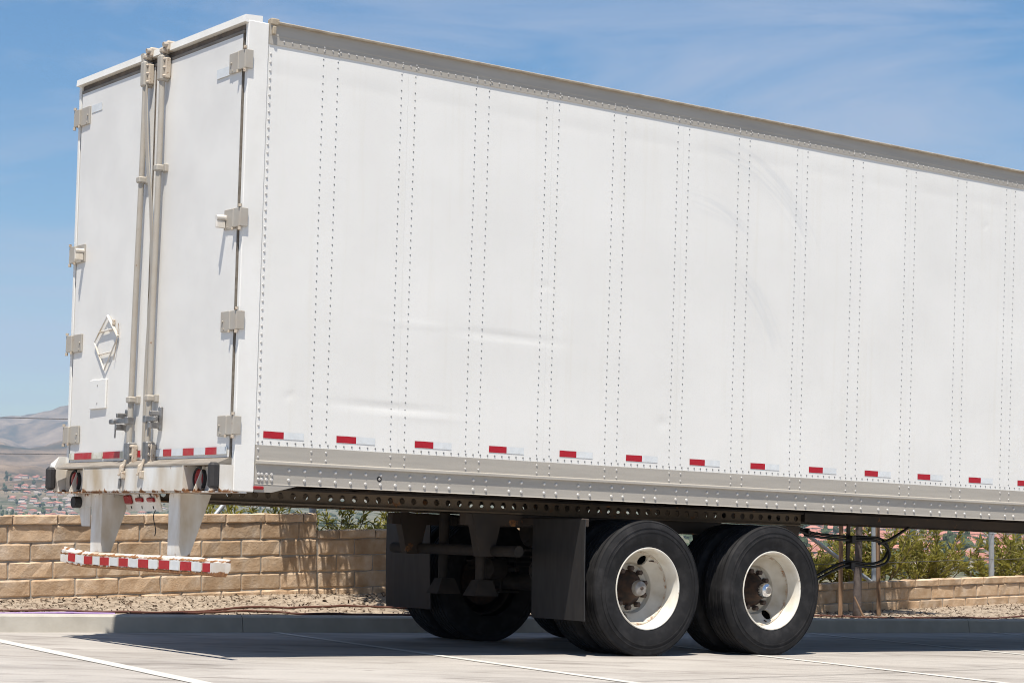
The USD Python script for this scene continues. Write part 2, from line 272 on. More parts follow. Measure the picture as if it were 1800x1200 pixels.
def lot_mat():
    nd = {"geo": ("geometry", {}), "m1": ("mapping", {"rotation": (0, 0, -0.63), "scale": (0.75, 2.6, 1.0)}), "n1": ("noise_texture", {"scale": 0.9, "detail": 7.0, "roughness": 0.62}),
          "r1": ("rgb_ramp", {"ramp": [(0.28, (0.275, 0.25, 0.224)), (0.45, (0.365, 0.336, 0.302)), (0.62, (0.415, 0.384, 0.346))]}),
          "n2": ("noise_texture", {"scale": 90.0, "detail": 4.0}), "r2": ("rgb_ramp", {"ramp": [(0.3, (0.9, 0.9, 0.9)), (0.7, (1.06, 1.06, 1.06))]}),
          "mu": ("mix", {"mix_type": "multiply", "fac": 1.0}), "n3": ("noise_texture", {"scale": 1.7, "detail": 6.0, "distortion": 1.2}), "r3": ("rgb_ramp", {"ramp": [(0.52, (1, 1, 1)), (0.68, (0.68, 0.665, 0.66))]}),
          "mu2": ("mix", {"mix_type": "multiply", "fac": 1.0}), "n4": ("noise_texture", {"scale": 0.55, "detail": 3.0}), "r4": ("rgb_ramp", {"ramp": [(0.36, (0.90, 0.89, 0.88)), (0.6, (1.03, 1.03, 1.03))]}), "mu3": ("mix", {"mix_type": "multiply", "fac": 1.0}), "v": ("voronoi_texture", {"scale": 1.1}), "rv": ("rgb_ramp", {"ramp": [(0.02, (0.55, 0.53, 0.52)), (0.055, (1, 1, 1))]}), "mu4": ("mix", {"mix_type": "multiply", "fac": 0.7}), "b": ("bump", {"strength": 0.15, "distance": 0.004}), "p": ("principled_bsdf", {"roughness": 0.8, "specular_ior_level": 0.3})}
    lk = [("geo.position", "m1.vector"), ("m1.vector", "n1.vector"), ("n1.fac", "r1.fac"), ("geo.position", "n2.vector"), ("n2.fac", "r2.fac"), ("r1.color", "mu.color1"), ("r2.color", "mu.color2"),
          ("m1.vector", "n3.vector"), ("n3.fac", "r3.fac"), ("mu.color", "mu2.color1"), ("r3.color", "mu2.color2"), ("geo.position", "n4.vector"), ("n4.fac", "r4.fac"), ("mu2.color", "mu3.color1"), ("r4.color", "mu3.color2"), ("geo.position", "v.vector"), ("v.distance", "rv.fac"), ("mu3.color", "mu4.color1"), ("rv.color", "mu4.color2"), ("mu4.color", "p.base_color"), ("n2.fac", "b.height"), ("b.normal", "p.normal")]
    return usdkit.material(stage, '/World/Looks/lot_concrete', nd, lk, surface="p.BSDF")
M['lot'] = lot_mat()
def block_mat():
    nd = {"geo": ("geometry", {}), "oi": ("object_info", {}), "n": ("noise_texture", {"scale": 7.0, "detail": 7.0, "roughness": 0.6}),
          "r": ("rgb_ramp", {"ramp": [(0.28, (0.45, 0.30, 0.18)), (0.52, (0.565, 0.415, 0.28)), (0.72, (0.66, 0.54, 0.42))]}),
          "mr": ("map_range", {"to_min": 0.78, "to_max": 1.10}), "hs": ("hsv", {}),
          "bn": ("noise_texture", {"scale": 30.0, "detail": 8.0, "roughness": 0.72}), "b": ("bump", {"strength": 0.7, "distance": 0.012}), "p": ("principled_bsdf", {"roughness": 0.9, "specular_ior_level": 0.2})}
    lk = [("geo.position", "n.vector"), ("n.fac", "r.fac"), ("oi.random", "mr.value"), ("mr.result", "hs.value"), ("r.color", "hs.color"), ("hs.color", "p.base_color"), ("geo.position", "bn.vector"), ("bn.fac", "b.height"), ("b.normal", "p.normal")]
    return usdkit.material(stage, '/World/Looks/slump_block', nd, lk, surface="p.BSDF")
M['block'] = block_mat()
M['mortar'] = mat('grey_mortar', (0.27, 0.24, 0.205), (0.36, 0.33, 0.29), scale=20, rough=0.95, coords='pos')
M['soil'] = mat('dry_soil', (0.22, 0.165, 0.115), (0.46, 0.38, 0.29), scale=22, rough=0.95, bump=0.8, bscale=50, bdist=0.02, coords='pos', lo=.3, hi=.7)
def leaf_mat(name, c1, c2):
    nd = {"oi": ("geometry", {}), "r": ("rgb_ramp", {"ramp": [(0.0, c1), (1.0, c2)]}), "d": ("principled_bsdf", {"roughness": 0.45}), "t": ("translucent_bsdf", {}), "m": ("mix_closure", {"fac": 0.45})}
    lk = [("oi.random_per_island", "r.fac"), ("r.color", "d.base_color"), ("r.color", "t.color"), ("d.BSDF", "m.closure1"), ("t.BSDF", "m.closure2")]
    return usdkit.material(stage, f'/World/Looks/{name}', nd, lk, surface="m.closure")
M['leaf'] = leaf_mat('oleander_leaf', (0.26, 0.235, 0.045), (0.48, 0.41, 0.14))
M['leaf_dark'] = leaf_mat('willow_leaf', (0.075, 0.10, 0.025), (0.16, 0.18, 0.06))

# ------------------------------------------------------------------ the ground: lot, terrain
MT = Gf.Matrix4d(*R[:, 0], 0, *R[:, 1], 0, *R[:, 2], 0, *T0, 1)
def kerb_y(x): return 3.41 - 0.0145 * x
xs = np.linspace(-45, 60, 60)
lot = grid(xs, np.linspace(0, 1, 24), lambda U, V: L(np.stack([U, -45 + V * (kerb_y(U) + 45.02), 0 * U], -1)))
obj('parking_lot', lot, M['lot'], kind='structure')

def H(x, y):
    r = np.hypot(x, y); az = np.degrees(np.arctan2(x, y))
    base = np.interp(r, [0, 22, 27, 34, 60, 150, 400, 900, 1300, 4300], [-4.5, -4.5, -2.6, -3.0, -5.5, -13, -31, -44, -46, -46])
    left = 1 / (1 + np.exp((az + 8.0) / 1.6)); q = np.stack([x, y, 0 * x], -1)
    n1 = meshkit.fbm(q / 420, 4, 3) - .5; n2 = meshkit.fbm(q / 1500, 4, 9) - .5
    far = np.interp(r, [4300, 5000, 5600, 6300, 7100, 7900, 9000, 9600, 10600, 12000, 15000, 17500], [0, 34, 72, 118, 150, 110, 275, 290, 200, 260, 590, 590])
    crest = 1 + 0.10 * np.sin(az * 1.1 + .6) + n1 * 0.35
    ridge = np.interp(r, [4300, 7000, 9000, 12000, 15000, 17500], [0, 60, 40, 120, 500, 500])
    mt = 1 + 0.055 * np.clip(az + 14.0, -6, 8) * np.clip((r - 10500) / 3000, 0, 1)
    rough = np.interp(r, [60, 300, 4300, 6500, 9000, 12000, 15000], [0.0, 4, 14, 60, 95, 90, 60])
    n3 = np.abs(meshkit.fbm(q / 520, 5, 31) - .5) * 2
    return base - np.interp(r, [5000, 6200, 9800, 12000], [0, 62, 80, 0]) * (n3 - .22) + left * far * (1 + (crest - 1) * np.clip((r - 5600) / 1500, 0, 1)) * mt + (1 - left) * ridge + rough * (n1 * 1.0 + .4 * n2)
rr = np.r_[0, 12, 22, 25, 28, 32, 38, 46, 60, 80, 110, 150, 210, 300, 420, 560, 740, np.linspace(900, 4300, 36), np.linspace(4400, 11000, 90), np.linspace(11150, 17500, 36)]
aa = np.radians(np.r_[np.linspace(-180, -40, 50)[:-1], np.linspace(-40, -18, 30)[:-1], np.linspace(-18, 18, 170), np.linspace(18, 40, 30)[1:], np.linspace(40, 180, 50)[1:]])
def terr(U, V):
    X, Y = U * np.sin(V), U * np.cos(V); return np.stack([X, Y, H(X, Y)], -1)
def terrain_mat():
    nd = {"geo": ("geometry", {}), "len": ("separate_xyz", {}), "n1": ("noise_texture", {"scale": 0.0035, "detail": 9.0, "roughness": 0.62}), "n2": ("noise_texture", {"scale": 0.022, "detail": 6.0, "roughness": 0.6}),
          "r1": ("rgb_ramp", {"ramp": [(0.36, (0.028, 0.03, 0.016)), (0.45, (0.095, 0.066, 0.040)), (0.56, (0.19, 0.130, 0.080)), (0.72, (0.31, 0.225, 0.15))]}),
          "r2": ("rgb_ramp", {"ramp": [(0.38, (0.05, 0.065, 0.03)), (0.50, (0.13, 0.125, 0.075)), (0.62, (0.20, 0.175, 0.14)), (0.8, (0.32, 0.29, 0.25))]}),
          "mr": ("map_range", {"from_min": -38.0, "from_max": 30.0, "clamp": True}), "mx": ("mix", {}), "p": ("principled_bsdf", {"roughness": 0.95, "specular_ior_level": 0.1})}
    lk = [("geo.position", "n1.vector"), ("geo.position", "n2.vector"), ("n1.fac", "r1.fac"), ("n2.fac", "r2.fac"), ("geo.position", "len.vector"), ("len.z", "mr.value"), ("mr.result", "mx.fac"),
          ("r2.color", "mx.color1"), ("r1.color", "mx.color2"), ("mx.color", "p.base_color")]
    return usdkit.material(stage, '/World/Looks/terrain', nd, lk, surface="p.BSDF")
obj('valley_and_hills', grid(rr[1:], aa, terr, flip=True), terrain_mat(), smooth=True, kind='structure')

# haze over the whole valley
hz = bx(-19000, 19000, -19000, 19000, -120, 1500)
usdkit.material(stage, '/World/Looks/haze', {"v": ("principled_volume", {"color": (0.66, 0.83, 1.0), "density": 4.8e-5, "anisotropy": 0.0})}, volume="v.volume")
obj('haze', hz, UsdShade.Material.Get(stage, '/World/Looks/haze'), kind='stuff')

# kerb, in the pieces between its joints
cuts = [-9.0, -5.1, -1.6, 1.97, 5.1, 8.2, 10.75, 14.0, 17.5, 21.0]
kp = thing('kerb', kind='structure')
for a, b in zip(cuts[:-1], cuts[1:]):
    a_, b_ = a + .004, b - .004
    sec = lambda x: [(x, kerb_y(x), -0.05), (x, kerb_y(x) + .030, 0.122), (x, kerb_y(x) + .05, 0.137), (x, kerb_y(x) + .155, 0.140), (x, kerb_y(x) + .16, -0.05)]
    obj('kerb_stone', warp(hull(sec(a_) + sec(b_)), L), M['kerb'], kp)
obj('kerb_joint', warp(hull([(x, kerb_y(x) + d, z) for x in (-9, 21) for d, z in ((.02, -.05), (.058, .11), (.14, .118), (.14, -.05))]), L), M['joint'], kp)

# parking lines: white paint over an older, wider black edge
lines = [((-0.47, 3.40), (-1.55, -5.4), 'white parking bay line crossing the sunlit concrete at bottom left', .115), ((2.25, 3.36), (0.95, -6.0), 'white parking bay line passing under the trailer tail behind the mud flaps', .085),
         ((5.16, 3.3), (3.55, -6.0), 'white parking bay line running between the two right wheels and out at the bottom edge', .085), ((8.25, 3.26), (5.95, -6.4), 'white parking bay line coming out of the shadow right of the front wheel', .085),
         ((11.08, 3.22), (8.3, -6.4), 'white parking bay line at the far right edge by the kerb', .085)]
for i, (a, b, lab, w) in enumerate(lines):
    n = 40; t = np.linspace(0, 1, n); c = np.array(a)[None] * (1 - t[:, None]) + np.array(b)[None] * t[:, None]
    jit = (rng.random(n) - .5) * .007; jit2 = (rng.random(n) - .5) * .007; hw = w / 2
    V = np.vstack([np.c_[c[:, 0] - hw + jit, c[:, 1], np.full(n, .004)], np.c_[c[:, 0] + hw + jit2, c[:, 1], np.full(n, .004)]])
    q = np.array([(k, n + k, n + k + 1, k + 1) for k in range(n - 1)])[:, ::-1]
    m = trimesh.Trimesh(L(V), np.vstack([q[:, [0, 1, 2]], q[:, [0, 2, 3]]]), process=False)
    if m.face_normals[0][2] < 0: m.invert()
    obj('parking_line', m, M['line'], label=lab, cat='parking line', group='parking bay lines on the concrete')
# sawn joint across the concrete
n = 60; xj = np.linspace(-30, 40, n); yj = -2.42 + 0.129 * xj + (rng.random(n) - .5) * .012
V = np.vstack([np.c_[xj, yj - .006, np.full(n, .003)], np.c_[xj, yj + .006, np.full(n, .003)]]); q = np.array([(k, k + 1, n + k + 1, n + k) for k in range(n - 1)])
obj('sawn_joint', trimesh.Trimesh(L(V), np.vstack([q[:, [0, 1, 2]], q[:, [0, 2, 3]]]), process=False), M['joint'], kind='structure')

# ------------------------------------------------------------------ block wall
WD = np.array([0.791, 0.612]); WD /= np.linalg.norm(WD); WN = np.array([WD[1], -WD[0]])
WP = np.array([-3.4, 17.7])
def Wp(s, d, z):    # along the wall, out of its face, height
    s, d, z = np.broadcast_arrays(*(np.asarray(a, float) for a in (s, d, z)))
    return np.stack([WP[0] + WD[0] * s + WN[0] * d, WP[1] + WD[1] * s + WN[1] * d, z], -1)
CH, BL, CAPH = 0.1524, 0.4064, 0.076
# (from, to, top of the cap)
steps = [(-6.5, 2.02, .884), (2.02, 4.6, .728), (4.6, 5.9, .572), (5.9, 7.2, .42), (7.2, 8.0, .265), (8.0, 19.0, .056)]
def soil_z(s):      # soil level at the foot of the wall
    return np.interp(s, [-7, -1, 0.6, 2.2, 3.0, 4.0, 6.0, 8.5, 10, 12, 19], [.20, .185, .17, .12, .13, .03, -.10, -.26, -.275, -.27, -.50])
wall = thing('block_wall', 'tan slump block garden wall with capping, stepping down behind the trailer', 'wall')
def block(s0, s1, z0, z1, depth, front, seed):
    ns, nz = 7, 4
    g = np.random.default_rng(seed)
    u = np.linspace(0, 1, ns); w = np.linspace(0, 1, nz)
    u = np.r_[0, .03, np.linspace(.2, .8, ns - 4), .97, 1]; w = np.r_[0, .1, .9, 1]
    def f(U, W):
        edge = np.minimum(np.minimum(U, 1 - U) / .03, np.minimum(W, 1 - W) / .1).clip(0, 1)
        D = front - .009 * (1 - edge) + edge * (g.random(U.shape) - .5) * .011
        ss = s0 + U * (s1 - s0) + (1 - edge) * (g.random(U.shape) - .5) * .008; zz = z0 + W * (z1 - z0) + (1 - edge) * (g.random(U.shape) - .5) * .011
        return Wp(ss, D, zz)
    m = grid(u, w, f)
    if m.face_normals[len(m.faces) // 4] @ np.array([*WN, 0]) < 0: m.invert()
    V = m.vertices; idx = np.arange(ns * nz).reshape(ns, nz)
    rim = np.r_[idx[:, 0], idx[-1, 1:], idx[::-1, -1][1:], idx[0, ::-1][1:-1]]
    back = Wp(*((lambda p: (p @ WD - WP @ WD, -depth, V[rim][:, 2]))(V[rim][:, :2])))
    n0 = len(V); k = len(rim); F = []
    for i in range(k):
        j = (i + 1) % k; F += [(rim[i], n0 + i, n0 + j), (rim[i], n0 + j, rim[j])]
    m2 = trimesh.Trimesh(np.vstack([V, back]), np.vstack([m.faces, np.array(F)]), process=False)
    return m2
seed = 0
for (a, b, top) in steps:
    lowest = float(min(soil_z(np.linspace(a, b, 9)))) - .1
    s = a - (0 if a > -6 else 0) ; k = 0
    off = 0.23 if a < 0 else 0.0
    s = a
    first = True
    while s < b - .02:                    # capping stones
        e = min(b, s + (BL if not first else BL * .6)); first = False
        if b - e < .08: e = b
        obj('cap_stone', block(s + .005, e - .005, top - CAPH, top, .17, .012, seed), M['block'], wall); seed += 1; s = e
    row = 0; z1 = top - CAPH - .009
    while z1 > lowest:
        z0 = z1 - CH + .010
        par = int(round((top - z1) / CH)) + int(round((.884 - top) / CH))
        # joints run on a fixed bond, so steps in the wall keep it
        e0 = math.floor((a - (par % 2) * BL / 2) / BL) * BL + (par % 2) * BL / 2
        s = a
        nxt = e0 + BL
        while s < b - .01:
            e = min(b, nxt)
            if b - e < .05: e = b
            if e - s > .03:
                obj('block', block(s + .005, e - .005, z0, z1, .12, 0.0, seed), M['block'], wall); seed += 1
            s = e; nxt += BL
            if nxt <= s: nxt += BL
        z1 -= CH
    obj('mortar', prism([(a, -0.17), (b, -0.17), (b, -.009), (a, -.009)], 'z', lowest - .4, top - .012), M['mortar'], wall)
    pr = stage.GetPrimAtPath(wall).GetChildren()[-1]; g_ = UsdGeom.Mesh(pr); P = np.array(g_.GetPointsAttr().Get()); g_.GetPointsAttr().Set(Vt.Vec3fArray.FromNumpy(Wp(P[:, 0], P[:, 1], P[:, 2]).astype(np.float32)))

# bank of soil behind the wall, and the planting strip before it
sb = np.linspace(-9, 24, 90)
def bankf(U, V):
    z = soil_z(U) + .25 - V * .25 - (V > .5) * (V - .5) * .9 + .05 * (meshkit.noise(np.stack([U * 3, V * 3, 0 * U], -1)) - .5)
    return Wp(U, -.15 - V * 5.0, z)
bank = grid(sb, np.linspace(0, 1, 14), lambda U, V: bankf(U, V))
if bank.face_normals[0][2] < 0: bank.invert()
obj('planted_bank', bank, M['soil'], smooth=True, kind='structure')
def world_to_s(p): return (np.asarray(p)[..., :2] - WP) @ WD
def strip_pt(x, v):   # x along the kerb (lot frame), v 0 at the kerb, 1 at the wall
    k = L(np.stack([x, kerb_y(x) + .15, 0 * x + .115], -1))
    s = (k[..., :2] - WP) @ WD; w = Wp(s, -.02, soil_z(s))
    p = k * (1 - v[..., None]) + w * v[..., None]
    q = np.stack([p[..., 0], p[..., 1], 0 * x], -1)
    mound = .035 * np.exp(-((s - 1.95) / .55) ** 2) * np.exp(-((v - .75) / .3) ** 2)
    p[..., 2] += np.sin(np.pi * np.clip(v, 0, 1)) * (.05 * (meshkit.fbm(q * 2.2, 3, 5) - .5) + .022 * (meshkit.fbm(q * 11, 3, 6) - .5)) + mound
    return p
strip = grid(np.arange(-9, 20, .045), np.linspace(0, 1, 40), lambda U, V: strip_pt(U, V))
if strip.face_normals[0][2] < 0: strip.invert()
obj('planting_strip', strip, M['soil'], smooth=True, kind='structure')
# wood chips
nch = 9000
cx_, cv_ = rng.uniform(-6, 16, nch), rng.beta(1.1, 1.0, nch) * .96 + .02
cp = strip_pt(cx_, cv_); CV, CF = [], []
for i in range(nch):
    l, w = rng.uniform(.012, .05) * (2.0 if rng.random() < .06 else 1), rng.uniform(.004, .014) * (1.8 if rng.random() < .08 else 1); th = rng.uniform(0, 6.28); tilt = rng.normal(0, .35)
    d = np.array([math.cos(th), math.sin(th), tilt]); e = np.array([-math.sin(th), math.cos(th), rng.normal(0, .3)])
    c = cp[i] + [0, 0, rng.uniform(.002, .012)]
    CV += [c - d * l / 2 - e * w / 2, c + d * l / 2 - e * w / 2, c + d * l / 2 + e * w / 2, c - d * l / 2 + e * w / 2]
    CF += [(4 * i, 4 * i + 1, 4 * i + 2), (4 * i, 4 * i + 2, 4 * i + 3)]
def chip_mat():
    nd = {"g": ("geometry", {}), "r": ("rgb_ramp", {"ramp": [(0, (0.10, 0.065, 0.04)), (.4, (0.26, 0.19, 0.125)), (.8, (0.46, 0.38, 0.28)), (1, (0.55, 0.48, 0.38))]}), "p": ("principled_bsdf", {"roughness": .9})}
    return usdkit.material(stage, '/World/Looks/chips', nd, [("g.random_per_island", "r.fac"), ("r.color", "p.base_color")], surface="p.BSDF")
obj('wood_chips', trimesh.Trimesh(np.array(CV), np.array(CF), process=False), chip_mat(), label='loose wood chips and dry litter on the soil strip before the wall', cat='wood chips', kind='stuff')
# irrigation tubes lying on the strip
def on_strip(pts, lift): 
    p = np.array(pts, float); q = spline(np.c_[p, 0 * p[:, :1]], 8); return strip_pt(q[:, 0], q[:, 1]) + [0, 0, lift]
def tubeobj(name, pts, r, m, label, ct, group=None): obj(name, tube(on_strip(pts, r * .9), r, 8), M[m], smooth=True, label=label, cat=ct, group=group)
tubeobj('irrigation_pipe', [(-5, .13), (-2.5, .12), (-.9, .12), (.2, .10), (.93, .085)], .013, 'purple_pipe', 'purple irrigation pipe lying along the kerb at the left', 'pipe')
tubeobj('drip_tube', [(-5, .5), (-3, .46), (-1.2, .42), (-.3, .40), (.6, .27), (1.15, .17), (1.7, .24), (2.4, .37), (3.1, .40), (4.2, .42), (6.5, .46)], .010, 'brown_pipe', 'brown drip tube wandering along the soil strip behind the purple pipe', 'pipe', 'brown drip tubes on the soil strip')
tubeobj('drip_tube', [(.95, .08), (1.3, .10), (1.9, .22), (2.6, .20), (3.2, .10), (3.9, .12), (4.8, .15), (6.5, .12)], .010, 'brown_pipe', 'brown drip tube that starts at the end of the purple pipe, nearest the kerb', 'pipe', 'brown drip tubes on the soil strip')
tubeobj('drip_tube', [(7.6, .30), (8.8, .26), (9.6, .33), (10.6, .22), (11.8, .25), (13.5, .30), (16, .28)], .010, 'brown_pipe', 'brown drip tube along the kerb at the right, past the staked tree', 'pipe', 'brown drip tubes on the soil strip')

# ------------------------------------------------------------------ wire fence behind the wall
fence = thing('wire_fence', 'galvanised pipe post and wire fence standing behind the block wall', 'fence')
FD = -.30
for s, top in ((-10.2, 2.1), (-5.9, 2.1), (-1.02, 2.05), (0.98, 1.75), (2.16, 1.65), (4.9, 1.5), (9.90, 1.05), (12.02, 1.0), (15.1, .95)):
    p = Wp(s, FD, 0)
    rp = .033
    obj('post', tube([(p[0], p[1], -.7), (p[0], p[1], top)], rp, 14), M['galv'], fence, smooth=40)
    obj('post_cap', domes([(p[0], p[1], top)], (0, 0, 1), rp * 1.12, .03, 12), M['galv'], fence, smooth=40)
for z0 in (1.71, 1.405, 1.10):
    s = np.linspace(-10.2, 2.16, 26); sag = -.004 * np.sin(np.pi * (s + 1) / 4.6) ** 2
    obj('wire', tube(Wp(s, FD + .03, z0 + sag), .0035, 5), M['wire'], fence)
for z0 in (1.18, .88, .575, .26):
    s = np.linspace(2.16, 17, 26); obj('wire', tube(Wp(s, FD + .03, z0 - .004 * np.sin(s * 1.4) ** 2 + np.interp(s, [2.16, 8.5], [.22, 0])), .003, 5), M['wire'], fence)
for q in (((1.0, .74), (1.9, 1.75)), ((9.84, .04), (8.05, .98))):
    obj('brace', tube([Wp(q[0][0], FD + .005, q[0][1]), Wp(q[1][0], FD + .005, q[1][1])], .022, 10), M['galv'], fence, smooth=40)

# ------------------------------------------------------------------ shrubs and young trees
def leafmesh(P, D, N, ln, wd):
    """lanceolate leaves: base P, direction D, face normal N"""
    k = len(P); D = D / np.linalg.norm(D, axis=1, keepdims=True); S = np.cross(D, N); S /= np.maximum(np.linalg.norm(S, axis=1, keepdims=True), 1e-6)
    U = np.cross(S, D); ln = ln[:, None]; wd = wd[:, None]
    V = np.stack([P, P + D * ln * .45 + S * wd / 2 + U * wd * .25, P + D * ln - U * ln * .08, P + D * ln * .45 - S * wd / 2 + U * wd * .25], 1).reshape(-1, 3)
    i = np.arange(k)[:, None] * 4
    return trimesh.Trimesh(V, np.vstack([i + [0, 1, 2], i + [0, 2, 3]]), process=False)
def bush(seed, height, spread, nstem, per):
    g = np.random.default_rng(seed); stems, P, D = [], [], []
    for k in range(nstem):
        th = g.uniform(0, 6.28); rad = spread * math.sqrt(g.random()); h = height * g.uniform(.62, 1.0) * (1 - .25 * (rad / spread) ** 2)
        b0 = np.array([math.cos(th) * rad * .15, math.sin(th) * rad * .15, 0]); tip = np.array([math.cos(th) * rad, math.sin(th) * rad, h])
        t = np.linspace(0, 1, 6)[:, None]; c = b0 + (tip - b0) * t; c[:, 2] = h * (t[:, 0] ** .85); c[:, :2] += g.normal(0, .02, (6, 2))
        stems.append(tube(c, np.linspace(.009, .003, 6), 4, caps=False))
        tt = g.uniform(.18, 1.0, per) ** .75
        cc = np.stack([np.interp(tt, t[:, 0], c[:, a]) for a in range(3)], 1); dd = tip - b0; dd /= np.linalg.norm(dd)
        side = g.normal(0, 1, (per, 3)); side[:, 2] *= .4
        P.append(cc + g.normal(0, .012, (per, 3))); D.append(dd * .75 + side * .62)
    P, D = np.vstack(P), np.vstack(D); N = g.normal(0, .5, P.shape) + [0, 0, 1.0]
    return cat(stems), leafmesh(P, D, N, g.uniform(.08, .14, len(P)), g.uniform(.017, .028, len(P)))
protos = []
spots = [  # along the wall, behind it, height of the top, spread, what it looks like
    (1.30, .75, 1.02, .50, 'low yellow green oleander shrub topping the wall left of the step'), (1.95, 1.0, 1.10, .55, 'yellow green oleander shrub right behind the end of the higher wall'),
    (2.75, .75, 1.02, .55, 'dense green oleander shrub showing above the lower wall left of the mud flap'), (3.5, 1.0, 1.0, .55, 'oleander shrub half hidden by the left mud flap'),
    (7.9, .7, .34, .45, 'low bright green oleander shrub beside the front right tyre'), (8.7, .8, .46, .55, 'oleander shrub behind the two hoses and wooden stakes'),
    (9.5, 1.0, .52, .55, 'oleander shrub behind the staked trunk'), (10.2, .7, .56, .60, 'oleander shrub right of the hose loop with loose upright tips'), (10.75, .9, .84, .62, 'tallest yellow green oleander shrub, left of the right fence post'),
    (11.45, .8, .50, .55, 'oleander shrub directly left of the right fence post foot'), (12.1, 1.1, .78, .55, 'feathery oleander shrub behind the right fence post'), (12.85, .8, .50, .6, 'oleander shrub at the right edge of the photo'),
    (13.5, .9, .80, .6, 'oleander shrub past the right edge of the wall view')]
BUSH = [bush(100 + k, 1.0, .5, 24, 44) for k in range(4)]
first_of = {}
for i, (s, back, top, spread, lab) in enumerate(spots):
    k = i % 4; base = float(soil_z(s)) + .05; sc = (spread / .5, spread / .5, max(.3, top - base))
    pos = Wp(s, -.15 - back, base)
    if k not in first_of:
        t = thing('oleander_shrub', lab, 'shrub', 'oleander shrubs behind the wall', loc=pos, rz=40 * i, scale=sc)
        obj('stems', BUSH[k][0], M['twig'], t); obj('foliage', BUSH[k][1], M['leaf'], t); first_of[k] = t
    else:
        t = thing('oleander_shrub', lab, 'shrub', 'oleander shrubs behind the wall', loc=pos, rz=40 * i, scale=sc)
        pr = stage.GetPrimAtPath(t); pr.GetReferences().AddInternalReference(first_of[k]); pr.SetInstanceable(True)

def young_tree(name, foot, lean, h, crown, seed, lab, r0=.042, clear=1.25):
    g = np.random.default_rng(seed); t = thing(name, lab, 'tree', loc=foot)
    c = np.array([[0, 0, -.05], [lean[0] * .1, lean[1] * .1, .3], [lean[0] * .35 + .015, lean[1] * .35, h * .35], [lean[0] * .6 - .01, lean[1] * .6, h * .6], [lean[0], lean[1], h * .92]])
    cl = spline(c, 6); obj('trunk', tube(cl, np.linspace(r0 * 1.15, r0 * .25, len(cl)), 10), M['trunk'], t, smooth=True)
    P, D = [], []; limbs = []
    for k in range(34):
        z = g.uniform(clear, h * .92); b0 = np.array([np.interp(z, cl[:, 2], cl[:, 0]), np.interp(z, cl[:, 2], cl[:, 1]), z]); th = g.uniform(0, 6.28); ln = crown * g.uniform(.5, 1.0) * (1.05 - .45 * (z - clear) / (h - clear))
        tip = b0 + [math.cos(th) * ln, math.sin(th) * ln, ln * g.uniform(.1, .55)]; mid = (b0 + tip) / 2 + [0, 0, .12 * ln]; tipd = tip + [math.cos(th) * .1, math.sin(th) * .1, -.22]
        cc = spline([b0, mid, tip, tipd], 5); limbs.append(tube(cc, np.linspace(r0 * .32, .003, len(cc)), 5))
        n = 88; tt = g.uniform(.25, 1, n) * (len(cc) - 1); i0 = tt.astype(int).clip(0, len(cc) - 2); f = (tt - i0)[:, None]; p = cc[i0] * (1 - f) + cc[i0 + 1] * f
        P.append(p + g.normal(0, .05, (n, 3))); D.append(g.normal(0, .42, (n, 3)) + [0, 0, -1.0])
    P, D = np.vstack(P), np.vstack(D)
    obj('limbs', cat(limbs), M['trunk'], t, smooth=True)
    obj('crown', leafmesh(P, D, g.normal(0, 1, P.shape), g.uniform(.20, .36, len(P)), g.uniform(.026, .042, len(P))), M['leaf_dark'], t)
    return t
def foot_at(x, y):
    v = (y - kerb_y(x) - .15) / max(.2, 1.25); p = strip_pt(np.array([x]), np.array([np.clip(v, 0, .95)]))[0]; q = L((x, y, 0)); return np.array([q[0], q[1], p[2]])
F1 = foot_at(9.98, 4.18)
young_tree('young_tree', F1, (.05, .03), 4.2, 1.05, 31, 'young tree with dark thin trunk tied between wooden stakes at the right')
F2 = foot_at(4.25, 4.2)
young_tree('young_tree', F2, (-.55, -.25), 3.8, 1.5, 32, 'young drooping tree behind the mud flaps whose shade falls on the wall')
for x, y, tip, lab in ((9.70, 4.16, (.02, .0), 'weathered wooden stake left of the young trunk'), (10.30, 4.16, (-.03, .0), 'weathered wooden stake right of the young trunk')):
    f = foot_at(x, y); a = math.atan2(R[1, 0], R[0, 0])
    pr_ = tube([f + [0, 0, -.1], f + [tip[0], tip[1], 1.9]], .024, 8)
    obj('tree_stake', pr_, M['stake'], smooth=30, label=lab, cat='stake', group='stakes of the young tree')
f = foot_at(9.86, 4.1)
obj('tree_stake', tube([f + [.12, 0, -.05], f + [.0, .03, .22]], .010, 8), M['stake'], smooth=30, label='short leaning wooden prop at the foot of the young trunk', cat='stake', group='stakes of the young tree')

# ------------------------------------------------------------------ the trailer
TR = thing('semi_trailer', 'long white riveted semi trailer with closed rear doors and grey rails', 'trailer', matrix=MT)
LEN, W = 14.6, 2.59
def P_(name, mesh, m, parent=None, smooth=False, label=None, kind=None): return obj(name, mesh, M[m], parent or TR, smooth, label, kind=kind)
ZB, ZR, ZT = 1.388, 3.987, 4.132
SP, X0, HALF = .617, .621, .056
xr = [X0 + i * SP for i in range(23)]
